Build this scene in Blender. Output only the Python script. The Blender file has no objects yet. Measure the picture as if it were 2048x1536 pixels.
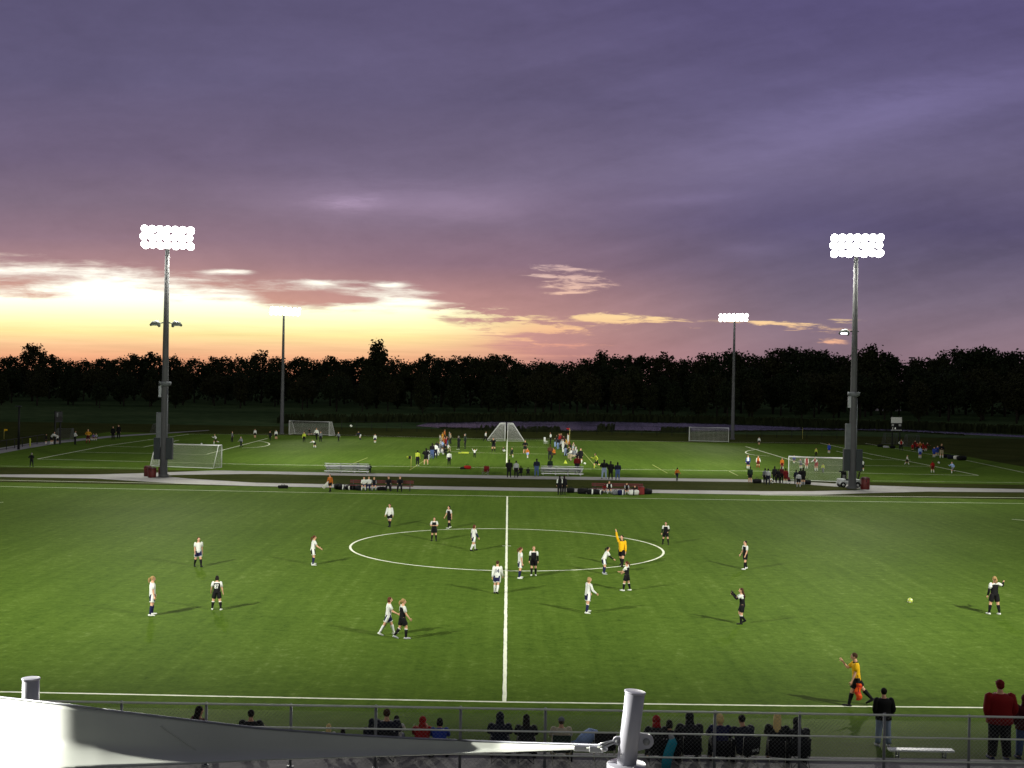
import bpy, bmesh, math, random
import numpy as np
from mathutils import Vector, Matrix
R = math.radians
rnd = random.Random(7)
SC = bpy.context.scene
COL = SC.collection

# ------------------------------------------------------------------ camera
F, HC, PITCH, ROLL, YAW = 2516.137, 9.73907, -0.000922667, -0.01730972, 0.00301437
_cy, _sy, _cp, _sp = math.cos(YAW), math.sin(YAW), math.cos(PITCH), math.sin(PITCH)
_Fw = np.array([_sy*_cp, _cy*_cp, _sp]); _R0 = np.array([_cy, -_sy, 0.0]); _U0 = np.cross(_R0, _Fw)
_cr, _sr = math.cos(ROLL), math.sin(ROLL)
_R2 = _cr*_R0 - _sr*_U0; _U2 = _sr*_R0 + _cr*_U0
cam = bpy.data.cameras.new('camera'); co = bpy.data.objects.new('camera', cam); COL.objects.link(co)
cam.lens = F/2048*36.0; cam.sensor_width = 36.0; cam.clip_start = 0.1; cam.clip_end = 6000
m = Matrix(((_R2[0], _U2[0], -_Fw[0], 0), (_R2[1], _U2[1], -_Fw[1], 0), (_R2[2], _U2[2], -_Fw[2], HC), (0, 0, 0, 1)))
co.matrix_world = m
SC.camera = co
SC.view_settings.view_transform = 'Standard'; SC.view_settings.look = 'None'
SC.view_settings.exposure = 0.0; SC.view_settings.gamma = 1.0

def ray(u, v):
    return _Fw + _R2*(u-1024)/F - _U2*(v-768)/F
def G(u, v, z=0.0):
    """where the sight line through a point of the survey grid meets height z"""
    d = ray(u, v); t = (z-HC)/d[2]
    return Vector((d[0]*t, d[1]*t, z))
def AT(u, v, Y):
    d = ray(u, v); t = Y/d[1]
    return Vector((d[0]*t, Y, HC+d[2]*t))
def lin(c):
    return tuple((x/255/12.92) if x <= 10 else ((x/255+0.055)/1.055)**2.4 for x in c)

# ------------------------------------------------------------------ sky
W = bpy.data.worlds.new("World"); SC.world = W; W.use_nodes = True
nt = W.node_tree; nt.nodes.clear()
def _sock(x, inp):
    if hasattr(x, 'is_output'): nt.links.new(x, inp)
    else: inp.default_value = x
def M(op, a, b=None, c=None, clamp=False):
    n = nt.nodes.new('ShaderNodeMath'); n.operation = op; n.use_clamp = clamp
    for i, x in enumerate((a, b, c)):
        if x is not None: _sock(x, n.inputs[i])
    return n.outputs[0]
def SS(x, a, b, lo=0.0, hi=1.0):
    n = nt.nodes.new('ShaderNodeMapRange'); n.interpolation_type = 'SMOOTHSTEP'
    _sock(x, n.inputs[0])
    for i, q in enumerate((a, b, lo, hi)): _sock(q, n.inputs[i+1])
    return n.outputs[0]
def RAMP(x, stops, a, b):
    f = M('DIVIDE', M('SUBTRACT', x, a), b-a, clamp=True)
    n = nt.nodes.new('ShaderNodeValToRGB'); nt.links.new(f, n.inputs[0])
    e = n.color_ramp.elements
    while len(e) > 1: e.remove(e[-1])
    for i, (p, c) in enumerate(stops):
        q = e[0] if i == 0 else e.new((p-a)/(b-a))
        q.position = (p-a)/(b-a)
        q.color = (*lin(c), 1) if isinstance(c, tuple) else (c, c, c, 1)
    return n.outputs[0]
def MIX(f, a, b, mode='MIX'):
    n = nt.nodes.new('ShaderNodeMix'); n.data_type = 'RGBA'; n.blend_type = mode
    _sock(f, n.inputs[0])
    for i, x in ((6, a), (7, b)): _sock(x, n.inputs[i])
    return n.outputs[2]
def XYZ(x, y, z):
    n = nt.nodes.new('ShaderNodeCombineXYZ')
    for i, q in enumerate((x, y, z)): _sock(q, n.inputs[i])
    return n.outputs[0]
def NOISE(x, y, seed, detail=5, rough=0.55, dist=0.0):
    n = nt.nodes.new('ShaderNodeTexNoise'); n.inputs['Scale'].default_value = 1.0
    n.inputs['Detail'].default_value = detail; n.inputs['Roughness'].default_value = rough
    n.inputs['Distortion'].default_value = dist
    nt.links.new(XYZ(x, y, seed), n.inputs['Vector'])
    return M('SUBTRACT', n.outputs[0], 0.5)
tc = nt.nodes.new('ShaderNodeTexCoord')
sp = nt.nodes.new('ShaderNodeSeparateXYZ'); nt.links.new(tc.outputs['Generated'], sp.inputs[0])
dx, dy, dz = sp.outputs
yy = M('MAXIMUM', dy, 0.12)
# sky position: U to the right, V downwards, in the units of the survey grid, measured on the level horizon
U = M('MULTIPLY_ADD', M('DIVIDE', dx, yy), F, 1016.0)
V = M('MULTIPLY_ADD', M('DIVIDE', dz, yy), -F, 766.0)
n_big = NOISE(M('DIVIDE', U, 700), M('DIVIDE', V, 160), 3.1, 4)
n_mid = NOISE(M('DIVIDE', U, 190), M('DIVIDE', V, 34), 8.7, 6, 0.6, 0.4)
n_fine = NOISE(M('DIVIDE', U, 80), M('DIVIDE', V, 11), 1.7, 8, 0.68, 0.6)
n_str = NOISE(M('DIVIDE', U, 230), M('DIVIDE', V, 11), 5.2, 5, 0.6)
# slanting cloud streaks of the right-hand half
Vs = M('ADD', V, M('MULTIPLY', U, 0.26))
n_diag = NOISE(M('DIVIDE', U, 620), M('DIVIDE', Vs, 75), 2.2, 5, 0.55)
n_break = NOISE(M('DIVIDE', U, 52), M('DIVIDE', V, 9), 7.9, 7, 0.66, 0.5)
n_lump = NOISE(M('DIVIDE', U, 210), M('DIVIDE', V, 95), 6.6, 6, 0.55, 0.8)
n_grain = NOISE(M('DIVIDE', U, 26), M('DIVIDE', V, 15), 4.4, 4, 0.6)
left = RAMP(V, [(0, (88, 82, 113)), (170, (95, 88, 118)), (330, (109, 96, 121)), (420, (126, 108, 126)), (490, (143, 116, 129)), (545, (170, 132, 134)), (610, (216, 163, 142)), (680, (226, 168, 142)), (745, (205, 135, 112))], 0, 760)
mid = RAMP(V, [(0, (91, 84, 117)), (200, (98, 90, 120)), (350, (113, 101, 126)), (450, (124, 106, 126)), (530, (142, 113, 127)), (590, (178, 134, 133)), (650, (196, 146, 137)), (700, (200, 142, 133)), (750, (184, 124, 117))], 0, 760)
right = RAMP(V, [(0, (88, 81, 120)), (200, (95, 88, 122)), (330, (101, 93, 123)), (440, (93, 85, 117)), (500, (101, 92, 118)), (590, (118, 104, 122)), (670, (135, 113, 125)), (720, (140, 113, 124))], 0, 760)
cloud = MIX(SS(U, 250, 950), left, mid)
cloud = MIX(SS(U, 900, 1650), cloud, right)
def blob(u, v, su, sv, w=0.0):
    a = M('DIVIDE', M('SUBTRACT', M('ADD', U, M('MULTIPLY', n_mid, 60.0)), u), su)
    b = M('DIVIDE', M('SUBTRACT', M('ADD', V, M('MULTIPLY', M('ADD', n_mid, n_fine), 0.9*sv)), v), sv)
    if w: b = M('ADD', b, M('MULTIPLY', a, w))
    r = M('ADD', M('MULTIPLY', a, a), M('MULTIPLY', b, b))
    return M('EXPONENT', M('MULTIPLY', r, -1.0))
def add(*xs):
    s = xs[0]
    for x in xs[1:]: s = M('ADD', s, x)
    return s
def mul(a, k): return M('MULTIPLY', a, k)
# brightness of the cloud deck
lum = add(1.07, mul(n_big, 0.34), mul(n_lump, 0.26), mul(n_grain, 0.10), mul(M('MULTIPLY', n_diag, SS(U, 500, 1300)), 0.52), mul(n_mid, 0.12),
          mul(blob(790, 405, 260, 40), 0.30), mul(M('MULTIPLY', blob(690, 412, 75, 15), add(1.0, mul(n_break, 2.6))), 0.58), mul(blob(930, 418, 120, 22), 0.14),
          mul(blob(1370, 392, 120, 12, 0.9), 0.24), mul(blob(1800, 205, 420, 46, 1.9), 0.40), mul(blob(1560, 305, 300, 40, 1.3), 0.22),
          mul(blob(1500, 490, 70, 14), 0.16), mul(blob(1960, 440, 260, 60), -0.14), mul(blob(1500, 520, 300, 70), -0.06))
cl = MIX(1.0, cloud, XYZ(lum, lum, lum), 'MULTIPLY')
# the glowing gap under the deck
glowL = RAMP(V, [(520, (255, 236, 215)), (560, (255, 252, 238)), (605, (255, 255, 236)), (648, (247, 253, 190)), (678, (250, 228, 158)), (703, (250, 200, 150)), (728, (244, 176, 134)), (752, (222, 146, 112))], 500, 760)
glowR = RAMP(V, [(530, (214, 180, 176)), (590, (240, 196, 172)), (630, (252, 216, 160)), (655, (248, 196, 150)), (690, (226, 160, 140)), (730, (196, 142, 132))], 500, 760)
gr = MIX(SS(U, 760, 1130), glowL, glowR)
edge = RAMP(U, [(-800, 0.29), (0, 0.235), (180, 0.21), (330, 0.31), (430, 0.34), (540, 0.355), (620, 0.335), (840, 0.36), (885, 0.45), (960, 0.49), (1100, 0.55), (1250, 0.63), (1500, 0.76), (1900, 0.95), (3000, 1.0)], -800, 3000)
edge = M('MULTIPLY_ADD', edge, 300.0, 478.0)
dens = add(M('DIVIDE', M('SUBTRACT', V, edge), 15.0), mul(n_mid, 4.6), mul(n_str, 3.0), mul(n_fine, 2.4), mul(n_break, 2.4))
dens = add(dens, mul(blob(40, 590, 130, 26), -3.6), mul(blob(90, 612, 140, 10), -2.2), mul(blob(250, 628, 110, 6), -1.4), mul(blob(610, 606, 95, 17), -4.0),
           mul(blob(700, 604, 80, 7), -2.2), mul(blob(180, 676, 230, 14), -1.5), mul(blob(40, 560, 120, 8), 1.2), mul(blob(455, 553, 60, 7), 3.2), mul(blob(640, 574, 40, 5), 1.8),
           mul(blob(780, 576, 40, 6), 2.2))
# the thin bright breaks of the middle and right
dens = add(dens, mul(SS(U, 780, 1280), -6.0), mul(M('MULTIPLY', n_str, SS(U, 700, 1000)), 5.0))
br = add(mul(blob(1120, 548, 70, 15, -0.3), 0.80), mul(blob(1150, 566, 60, 18), 0.62), mul(blob(1135, 583, 40, 4, 0.3), 0.8), mul(blob(1080, 655, 95, 10), 1.2), mul(blob(1200, 632, 55, 10, 0.5), 1.1), mul(blob(900, 628, 80, 9), 0.9), mul(blob(1235, 640, 40, 7), 0.7),
         mul(blob(1320, 639, 75, 9, -0.5), 0.75), mul(blob(1560, 641, 110, 9, -0.9), 0.72), mul(blob(1670, 632, 70, 6), 0.3), mul(blob(1665, 674, 34, 8), 0.5), mul(blob(1100, 690, 80, 5), 0.45), mul(blob(1000, 700, 190, 40), 0.55),
         mul(blob(950, 650, 130, 24), 0.9))
br = M('MULTIPLY', SS(br, 0.03, 0.30), add(mul(br, 0.85), mul(n_str, 3.0), mul(n_fine, 1.6), mul(n_break, 3.4), mul(n_mid, 0.6), -0.20), clamp=True)
gap = SS(dens, -1.3, 2.4)
gapR = SS(br, 0.0, 0.95)
mask = M('MAXIMUM', gap, gapR)
hot = MIX(1.0, gr, XYZ(*(add(1.0, mul(M('MULTIPLY', gap, SS(V, 720, 600)), 0.30), mul(M('MULTIPLY', n_str, SS(V, 600, 680)), 0.45)),)*3), 'MULTIPLY')
col = MIX(mask, cl, hot)
# away from the sunset: grey sky, brightened to light sail and fence
back = MIX(SS(dz, -0.05, 0.7), (*lin((114, 115, 112)), 1), (*lin((98, 98, 104)), 1))
wide = M('MULTIPLY', SS(dy, 0.15, 0.75), SS(M('ABSOLUTE', U), 9000, 3200))
col = MIX(wide, back, col)
bg = nt.nodes.new('ShaderNodeBackground'); bg.inputs[1].default_value = 1.0
nt.links.new(col, bg.inputs[0])
wo = nt.nodes.new('ShaderNodeOutputWorld'); nt.links.new(bg.outputs[0], wo.inputs[0])
try: W.cycles.sampling_method = 'MANUAL'; W.cycles.sample_map_resolution = 1024
except Exception: pass

# lamps: powers (W) of the floodlight banks and the lamp added for the sail
LAMP_POWER = {'field': 60000.0, 'farfield': 104000.0, 'stand': 260000.0}

# ------------------------------------------------------------------ helpers
_mats = {}
def mat(name, rgb, rough=0.7, metal=0.0, var=0.12, scale=8.0, spec=0.3, emit=None, sheen=0.0):
    key = (name,)
    if key in _mats: return _mats[key]
    m = bpy.data.materials.new(name); m.use_nodes = True
    t = m.node_tree; b = t.nodes['Principled BSDF']
    b.inputs['Roughness'].default_value = rough; b.inputs['Metallic'].default_value = metal
    b.inputs['Specular IOR Level'].default_value = spec
    c = lin(rgb) if max(rgb) > 1.0 else rgb
    if emit:
        b.inputs['Base Color'].default_value = (*c, 1)
        b.inputs['Emission Color'].default_value = (*c, 1); b.inputs['Emission Strength'].default_value = emit
    else:
        tx = t.nodes.new('ShaderNodeTexCoord'); nz = t.nodes.new('ShaderNodeTexNoise')
        nz.inputs['Scale'].default_value = scale; nz.inputs['Detail'].default_value = 4
        t.links.new(tx.outputs['Object'], nz.inputs['Vector'])
        mr = t.nodes.new('ShaderNodeMapRange'); mr.inputs[1].default_value = 0.3; mr.inputs[2].default_value = 0.7
        mr.inputs[3].default_value = 1-var; mr.inputs[4].default_value = 1+var
        t.links.new(nz.outputs[0], mr.inputs[0])
        mx = t.nodes.new('ShaderNodeMix'); mx.data_type = 'RGBA'; mx.blend_type = 'MULTIPLY'; mx.inputs[0].default_value = 1
        mx.inputs[6].default_value = (*c, 1); t.links.new(mr.outputs[0], mx.inputs[7])
        t.links.new(mx.outputs[2], b.inputs['Base Color'])
    if sheen: b.inputs['Sheen Weight'].default_value = sheen
    _mats[key] = m
    return m

class MB:
    """collects shapes; build() links them as one mesh object"""
    def __init__(s): s.v = []; s.f = []; s.m = []
    def add(s, vs, fs, mi=0):
        o = len(s.v); s.v += [tuple(x) for x in vs]
        for f in fs: s.f.append(tuple(i+o for i in f)); s.m.append(mi)
    def box(s, c, d, mi=0, rz=0.0, M3=None):
        hx, hy, hz = d[0]/2, d[1]/2, d[2]/2; vs = []
        for x, y, z in ((-1,-1,-1),(1,-1,-1),(1,1,-1),(-1,1,-1),(-1,-1,1),(1,-1,1),(1,1,1),(-1,1,1)):
            p = Vector((x*hx, y*hy, z*hz))
            if M3 is not None: p = M3 @ p
            elif rz: p = Vector((p.x*math.cos(rz)-p.y*math.sin(rz), p.x*math.sin(rz)+p.y*math.cos(rz), p.z))
            vs.append((c[0]+p.x, c[1]+p.y, c[2]+p.z))
        s.add(vs, [(0,3,2,1),(4,5,6,7),(0,1,5,4),(1,2,6,5),(2,3,7,6),(3,0,4,7)], mi)
    def tube(s, pts, rad, n=10, mi=0, side=(1,0,0), cap=True, mfun=None):
        pts = [Vector(p) for p in pts]; k = len(pts)
        if not isinstance(rad, (list, tuple)): rad = [rad]*k
        vs = []; S0 = Vector(side)
        for i, p in enumerate(pts):
            t = (pts[min(i+1, k-1)]-pts[max(i-1, 0)])
            if t.length < 1e-9: t = Vector((0,0,1))
            t.normalize()
            a = S0 - t*S0.dot(t)
            if a.length < 1e-3:
                a = Vector((0,1,0)) - t*t.y
            a.normalize(); b = t.cross(a); b.normalize()
            r = rad[i]; ra, rb = (r if isinstance(r, (tuple, list)) else (r, r))
            for j in range(n):
                w = 2*math.pi*j/n
                vs.append(p + a*(ra*math.cos(w)) + b*(rb*math.sin(w)))
        o = len(s.v); s.v += [tuple(x) for x in vs]
        for i in range(k-1):
            for j in range(n):
                j2 = (j+1) % n
                s.f.append((o+i*n+j, o+i*n+j2, o+(i+1)*n+j2, o+(i+1)*n+j))
                s.m.append(mfun(i, j/n) if mfun else mi)
        if cap:
            s.f.append(tuple(o+j for j in range(n-1, -1, -1))); s.m.append(mfun(0, 0.1) if mfun else mi)
            s.f.append(tuple(o+(k-1)*n+j for j in range(n))); s.m.append(mfun(k-2, 0.1) if mfun else mi)
    def ball(s, c, r, n=12, k=8, mi=0, M3=None):
        rr = r if isinstance(r, (tuple, list)) else (r, r, r); vs = []
        def P(x, y, z):
            p = Vector((x*rr[0], y*rr[1], z*rr[2]))
            if M3 is not None: p = M3 @ p
            return (c[0]+p.x, c[1]+p.y, c[2]+p.z)
        vs.append(P(0,0,-1))
        for i in range(1, k):
            a = -math.pi/2 + math.pi*i/k
            for j in range(n):
                w = 2*math.pi*j/n; vs.append(P(math.cos(a)*math.cos(w), math.cos(a)*math.sin(w), math.sin(a)))
        vs.append(P(0,0,1)); fs = []
        for j in range(n): fs.append((0, 1+(j+1) % n, 1+j))
        for i in range(k-2):
            for j in range(n):
                j2 = (j+1) % n; fs.append((1+i*n+j, 1+i*n+j2, 1+(i+1)*n+j2, 1+(i+1)*n+j))
        L = 1+(k-1)*n
        for j in range(n): fs.append((L, L-n+j, L-n+(j+1) % n))
        s.add(vs, fs, mi)
    def mesh(s, name, smooth=True):
        me = bpy.data.meshes.new(name); me.from_pydata(s.v, [], s.f)
        if len(s.f):
            me.polygons.foreach_set('material_index', s.m)
            me.polygons.foreach_set('use_smooth', [smooth]*len(s.f))
        me.update(); return me
    def build(s, name, mats, parent=None, smooth=True, loc=None, rz=0.0):
        me = s.mesh(name, smooth)
        for x in (mats if isinstance(mats, (list, tuple)) else [mats]): me.materials.append(x)
        return put(name, me, parent, loc, rz)
def put(name, me, parent=None, loc=None, rz=0.0):
    o = bpy.data.objects.new(name, me); COL.objects.link(o)
    if parent is not None: o.parent = parent
    if loc is not None: o.location = loc
    if rz: o.rotation_euler = (0, 0, rz)
    return o
def tag(o, label=None, cat=None, group=None, kind=None):
    if label: o['label'] = label
    if cat: o['category'] = cat
    if group: o['group'] = group
    if kind: o['kind'] = kind
    return o
def empty(name, loc=(0,0,0), rz=0.0):
    o = bpy.data.objects.new(name, None); o.empty_display_size = 0.3; COL.objects.link(o)
    o.location = loc; o.rotation_euler = (0, 0, rz); return o
def copy_tree(o, parent=None):
    c = o.copy(); COL.objects.link(c)
    if parent is not None: c.parent = parent
    for ch in list(o.children): copy_tree(ch, c)
    return c
def bevel(o, w, seg=2):
    b = o.modifiers.new('bevel', 'BEVEL'); b.width = w; b.segments = seg; b.limit_method = 'ANGLE'; return o

# ------------------------------------------------------------------ ground, turf, paths
def ground_mat(name, stops, s1, s2, rough=0.9, streak=None, spec=0.2, bump=0.0, spk=None):
    m = bpy.data.materials.new(name); m.use_nodes = True; t = m.node_tree; b = t.nodes['Principled BSDF']
    b.inputs['Roughness'].default_value = rough; b.inputs['Specular IOR Level'].default_value = spec
    tx = t.nodes.new('ShaderNodeTexCoord')
    def nz(sc, det, vec=(1,1,1)):
        mp = t.nodes.new('ShaderNodeMapping'); mp.inputs['Scale'].default_value = vec
        t.links.new(tx.outputs['Object'], mp.inputs['Vector'])
        n = t.nodes.new('ShaderNodeTexNoise'); n.inputs['Scale'].default_value = sc; n.inputs['Detail'].default_value = det
        n.inputs['Roughness'].default_value = 0.62
        t.links.new(mp.outputs[0], n.inputs['Vector']); return n.outputs[0]
    def ma(op, a, k):
        q = t.nodes.new('ShaderNodeMath'); q.operation = op
        for i, x in enumerate((a, k)):
            if hasattr(x, 'is_output'): t.links.new(x, q.inputs[i])
            else: q.inputs[i].default_value = x
        return q.outputs[0]
    f = ma('ADD', ma('MULTIPLY', nz(s1, 4), 0.5), ma('MULTIPLY', nz(s2, 6), 0.5))
    if streak:
        f = ma('ADD', ma('MULTIPLY', f, 1-streak), ma('MULTIPLY', nz(1.0, 5, (2.3, 0.05, 1)), streak*0.55))
        f = ma('ADD', f, ma('MULTIPLY', nz(1.0, 4, (0.35, 0.035, 1)), streak*0.45))
    if spk: f = ma('ADD', ma('MULTIPLY', f, 1-spk), ma('ADD', ma('MULTIPLY', nz(2.4, 6), spk*.55), ma('MULTIPLY', nz(7.0, 4), spk*.45)))
    cr = t.nodes.new('ShaderNodeValToRGB'); t.links.new(f, cr.inputs[0]); e = cr.color_ramp.elements
    while len(e) > 1: e.remove(e[-1])
    for i, (p, c) in enumerate(stops):
        q = e[0] if i == 0 else e.new(p)
        q.position = p; q.color = (*c, 1)
    t.links.new(cr.outputs[0], b.inputs['Base Color'])
    if spec <= 0.15:    # grass: no mirror-like sheen at grazing angles
        d = t.nodes.new('ShaderNodeBsdfDiffuse'); d.inputs['Roughness'].default_value = 1.0; t.links.new(cr.outputs[0], d.inputs['Color'])
        gl = t.nodes.new('ShaderNodeBsdfGlossy'); gl.inputs['Roughness'].default_value = 0.62; gl.inputs['Color'].default_value = (0.9, 0.95, 0.7, 1)
        mxs = t.nodes.new('ShaderNodeMixShader'); mxs.inputs[0].default_value = spec
        t.links.new(d.outputs[0], mxs.inputs[1]); t.links.new(gl.outputs[0], mxs.inputs[2])
        t.links.new(mxs.outputs[0], t.nodes['Material Output'].inputs['Surface']); b = d
    if bump:
        bp = t.nodes.new('ShaderNodeBump'); bp.inputs['Strength'].default_value = bump; bp.inputs['Distance'].default_value = 0.05
        t.links.new(nz(9.0, 5), bp.inputs['Height']); t.links.new(bp.outputs[0], b.inputs['Normal'])
    return m
MT_TURF = ground_mat('turf', [(0.36, (0.020, 0.043, 0.005)), (0.46, (0.044, 0.081, 0.009)), (0.54, (0.063, 0.107, 0.013)), (0.64, (0.122, 0.163, 0.050))], 0.09, 1.3, 0.8, streak=0.5, spec=0.013, bump=0.4, spk=0.46)
MT_GRASS = ground_mat('natural_grass', [(0.35, (0.016, 0.020, 0.004)), (0.52, (0.028, 0.034, 0.008)), (0.68, (0.045, 0.046, 0.014))], 0.15, 2.0, 0.95, spec=0.01)
MT_MEADOW = ground_mat('meadow', [(0.38, (0.018, 0.034, 0.014)), (0.52, (0.038, 0.062, 0.026)), (0.64, (0.060, 0.084, 0.038))], 0.02, 0.3, 0.95, spec=0.005)
MT_BANK = ground_mat('bank_grass', [(0.36, (0.020, 0.044, 0.004)), (0.5, (0.042, 0.078, 0.007)), (0.66, (0.070, 0.104, 0.016))], 0.3, 4.0, 0.85, spec=0.03, bump=0.5, spk=0.3)
MT_CONC = ground_mat('concrete', [(0.35, (0.24, 0.235, 0.22)), (0.55, (0.32, 0.315, 0.295)), (0.7, (0.37, 0.36, 0.34))], 0.3, 3.0, 0.85, spec=0.2)
MT_DECK = ground_mat('deck_concrete', [(0.35, (0.19, 0.182, 0.172)), (0.55, (0.28, 0.268, 0.254)), (0.7, (0.36, 0.345, 0.33))], 0.6, 5.0, 0.8, spec=0.2, spk=0.25)
MT_LINE = ground_mat('line_paint', [(0.3, (0.50, 0.53, 0.42)), (0.6, (0.74, 0.76, 0.62))], 0.5, 6.0, 0.8, spec=0.15)
MT_YLINE = ground_mat('yellow_line_paint', [(0.3, (0.12, 0.16, 0.02)), (0.6, (0.20, 0.23, 0.03))], 0.5, 6.0, 0.8, spec=0.15)
MT_SAND = ground_mat('sand', [(0.3, (0.20, 0.19, 0.15)), (0.7, (0.30, 0.28, 0.22))], 0.5, 3.0, 0.9)

def sheet(name, poly, z, m, kind='structure'):
    b = MB(); vs = [(p[0], p[1], z) for p in poly]
    b.add(vs, [tuple(range(len(vs)))])
    o = b.build(name, m, smooth=False)
    # counter-clockwise seen from above
    if o.data.polygons[0].normal.z < 0: o.data.flip_normals()
    return tag(o, kind=kind)
def gp(*uv): return [G(u, v) for u, v in uv]

b = MB(); b.add([(-2600, 36.0, 0), (2600, 36.0, 0), (2600, 5200, 0), (-2600, 5200, 0)], [(0, 1, 2, 3)])
tag(b.build('ground', MT_GRASS, smooth=False), kind='structure')
# the near pitch of artificial turf, out to its edge line
YL = 113.4
b = MB()
nx, ny = 20, 12
for i in range(nx):
    for j in range(ny):
        x0, x1 = -80+160*i/nx, -80+160*(i+1)/nx; y0, y1 = 36.0+(YL-36.0)*j/ny, 36.0+(YL-36.0)*(j+1)/ny
        b.add([(x0,y0,.004),(x1,y0,.004),(x1,y1,.004),(x0,y1,.004)], [(0,1,2,3)])
tag(b.build('turf_pitch', MT_TURF, smooth=False), kind='structure')
tag(sheet('far_turf_pitch', [(-66, 131.5), (66, 131.5), (69, 218), (-69, 218)], 0.004, MT_TURF), kind='structure')
# the grassy bank that lifts the stand side
def bank_z(Y): return 0.8*min(1.0, max(0.0, (37.0-Y)/7.0))
b = MB(); prof = [(37.3, -0.03), (36.9, 0.012), (35.2, 0.21), (33.5, 0.405), (31.8, 0.60), (30.4, 0.755), (29.9, 0.80), (5.0, 0.80)]
for k in range(len(prof)-1):
    (ya, za), (yb, zb) = prof[k], prof[k+1]
    for i in range(16):
        x0, x1 = -80+10*i, -70+10*i
        b.add([(x0,yb,zb),(x1,yb,zb),(x1,ya,za),(x0,ya,za)], [(0,1,2,3)])
tag(b.build('grass_bank', MT_BANK, smooth=True), kind='structure')
tag(sheet('stand_pavement', [(-60, 2.0), (60, 2.0), (60, 30.12), (-60, 30.12)], 0.806, MT_DECK), kind='structure')
b = MB(); b.box((0, 30.20, 0.78), (120, 0.16, 0.16))
tag(b.build('pavement_kerb', MT_CONC, smooth=False), kind='structure')
# paths across the middle
path_n = gp((-900, 948), (0, 949), (190, 949), (289, 946.3), (335, 944.6), (430, 941), (512, 942.3), (737, 946.6), (1024, 951.5), (1280, 955.5), (1536, 959.6), (1608, 963.6), (1680, 967.8), (1741, 970.8), (1860, 974.8), (2048, 978.5), (2900, 996))
path_s = gp((2900, 1005), (2048, 984.6), (1860, 983.2), (1740, 986), (1640, 989.6), (1536, 989.6), (1024, 981.6), (512, 972.2), (364, 967.6), (290, 963), (190, 957), (0, 953.8), (-900, 957))
isl = gp((322, 951), (360, 949.8), (512, 947.8), (737, 952.2), (1024, 957.6), (1280, 961.2), (1536, 964.8), (1610, 969), (1680, 974), (1735, 978.2), (1700, 981), (1620, 982.5), (1536, 982.6), (1280, 979.3), (1024, 975.2), (737, 970.4), (512, 965.6), (400, 959), (345, 954.5))
tag(sheet('concrete_path', path_n+path_s, 0.006, MT_CONC), kind='structure')
tag(sheet('grass_island', isl, 0.010, MT_GRASS), kind='structure')
tag(sheet('side_path', gp((-300, 931), (0, 907), (60, 896), (120, 886), (230, 874), (420, 861), (416, 860.4), (228, 871), (118, 881), (60, 886.5), (0, 896), (-300, 913)), 0.007, MT_CONC), kind='structure')

def strip(bm, pts, w, z, jit=0.0, seg=1.2):
    """a painted line of width w along a polyline, with slightly uneven edges"""
    P = []
    for a, c in zip(pts[:-1], pts[1:]):
        a, c = Vector(a[:2]), Vector(c[:2]); n = max(1, int((c-a).length/seg))
        P += [a+(c-a)*i/n for i in range(n)]
    P.append(Vector(pts[-1][:2])); o = len(bm.v)
    for i, p in enumerate(P):
        t = (P[min(i+1, len(P)-1)]-P[max(i-1, 0)]).normalized(); nn = Vector((-t.y, t.x))
        for s in (1, -1):
            q = p+nn*(s*w/2+rnd.uniform(-jit, jit)); bm.v.append((q.x, q.y, z))
    for i in range(len(P)-1):
        bm.f.append((o+2*i, o+2*i+1, o+2*i+3, o+2*i+2)); bm.m.append(0)
def line(name, polys, w, m=None, z=0.008, jit=0.0, seg=1.2):
    b = MB()
    for k, p in enumerate(polys): strip(b, p, w, z+0.0012*k, jit, seg)
    o = b.build(name, m or MT_LINE, smooth=False)
    o.data.update(); bmx = bmesh.new(); bmx.from_mesh(o.data)
    for f in bmx.faces:
        if f.normal.z < 0: f.normal_flip()
    bmx.to_mesh(o.data); bmx.free()
    return tag(o, kind='structure')
def L2(*uv): return [tuple(G(u, v))[:2] for u, v in uv]
yn, yf = G(1009, 1404).y, G(1014, 993).y
xc = G(1012, 1150).x
line('touchline', [L2((-500, 1371), (0, 1384), (512, 1394.5), (1024, 1404.5), (1536, 1411.5), (2048, 1416.5), (2600, 1422))], 0.125, jit=0.008, seg=0.35)
line('far_touchline', [L2((-500, 962.5), (0, 973), (512, 983), (1024, 993), (1536, 1000.7), (2048, 1007.2), (2600, 1014))], 0.13, jit=0.006)
line('edge_line', [L2((-500, 954), (0, 960.4), (364, 967.3), (420, 968.4))], 0.2)
line('right_edge_line', [L2((1520, 990.2), (1640, 991.8), (2048, 995.6), (2600, 1000))], 0.2)
hx0, hx1 = G(1009, 1404), G(1014.5, 993)
line('halfway_line', [[(hx0.x, hx0.y), (hx1.x, hx1.y)]], 0.125, z=0.0095, jit=0.008, seg=0.35)
cyy = (G(1013, 1058).y+G(1013, 1142).y)/2; ry_ = (G(1013, 1058).y-G(1013, 1142).y)/2
cL, cR = G(700.5, 1092), G(1326.5, 1102); rx_ = (cR.x-cL.x)/2; cxx = (cR.x+cL.x)/2
line('centre_circle', [[(cxx+rx_*math.cos(i*math.pi/90), cyy+ry_*math.sin(i*math.pi/90)) for i in range(181)]], 0.13, z=0.012, jit=0.004, seg=0.5)
line('kickoff_mark', [L2((1004.5, 1092), (1022, 1092.3))], 0.12, z=0.0135)
line('penalty_box_line', [L2((2024, 1038.5), (2100, 1046))], 0.13)
line('left_penalty_box_line', [L2((-60, 1008), (7, 1004.5))], 0.13)
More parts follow.
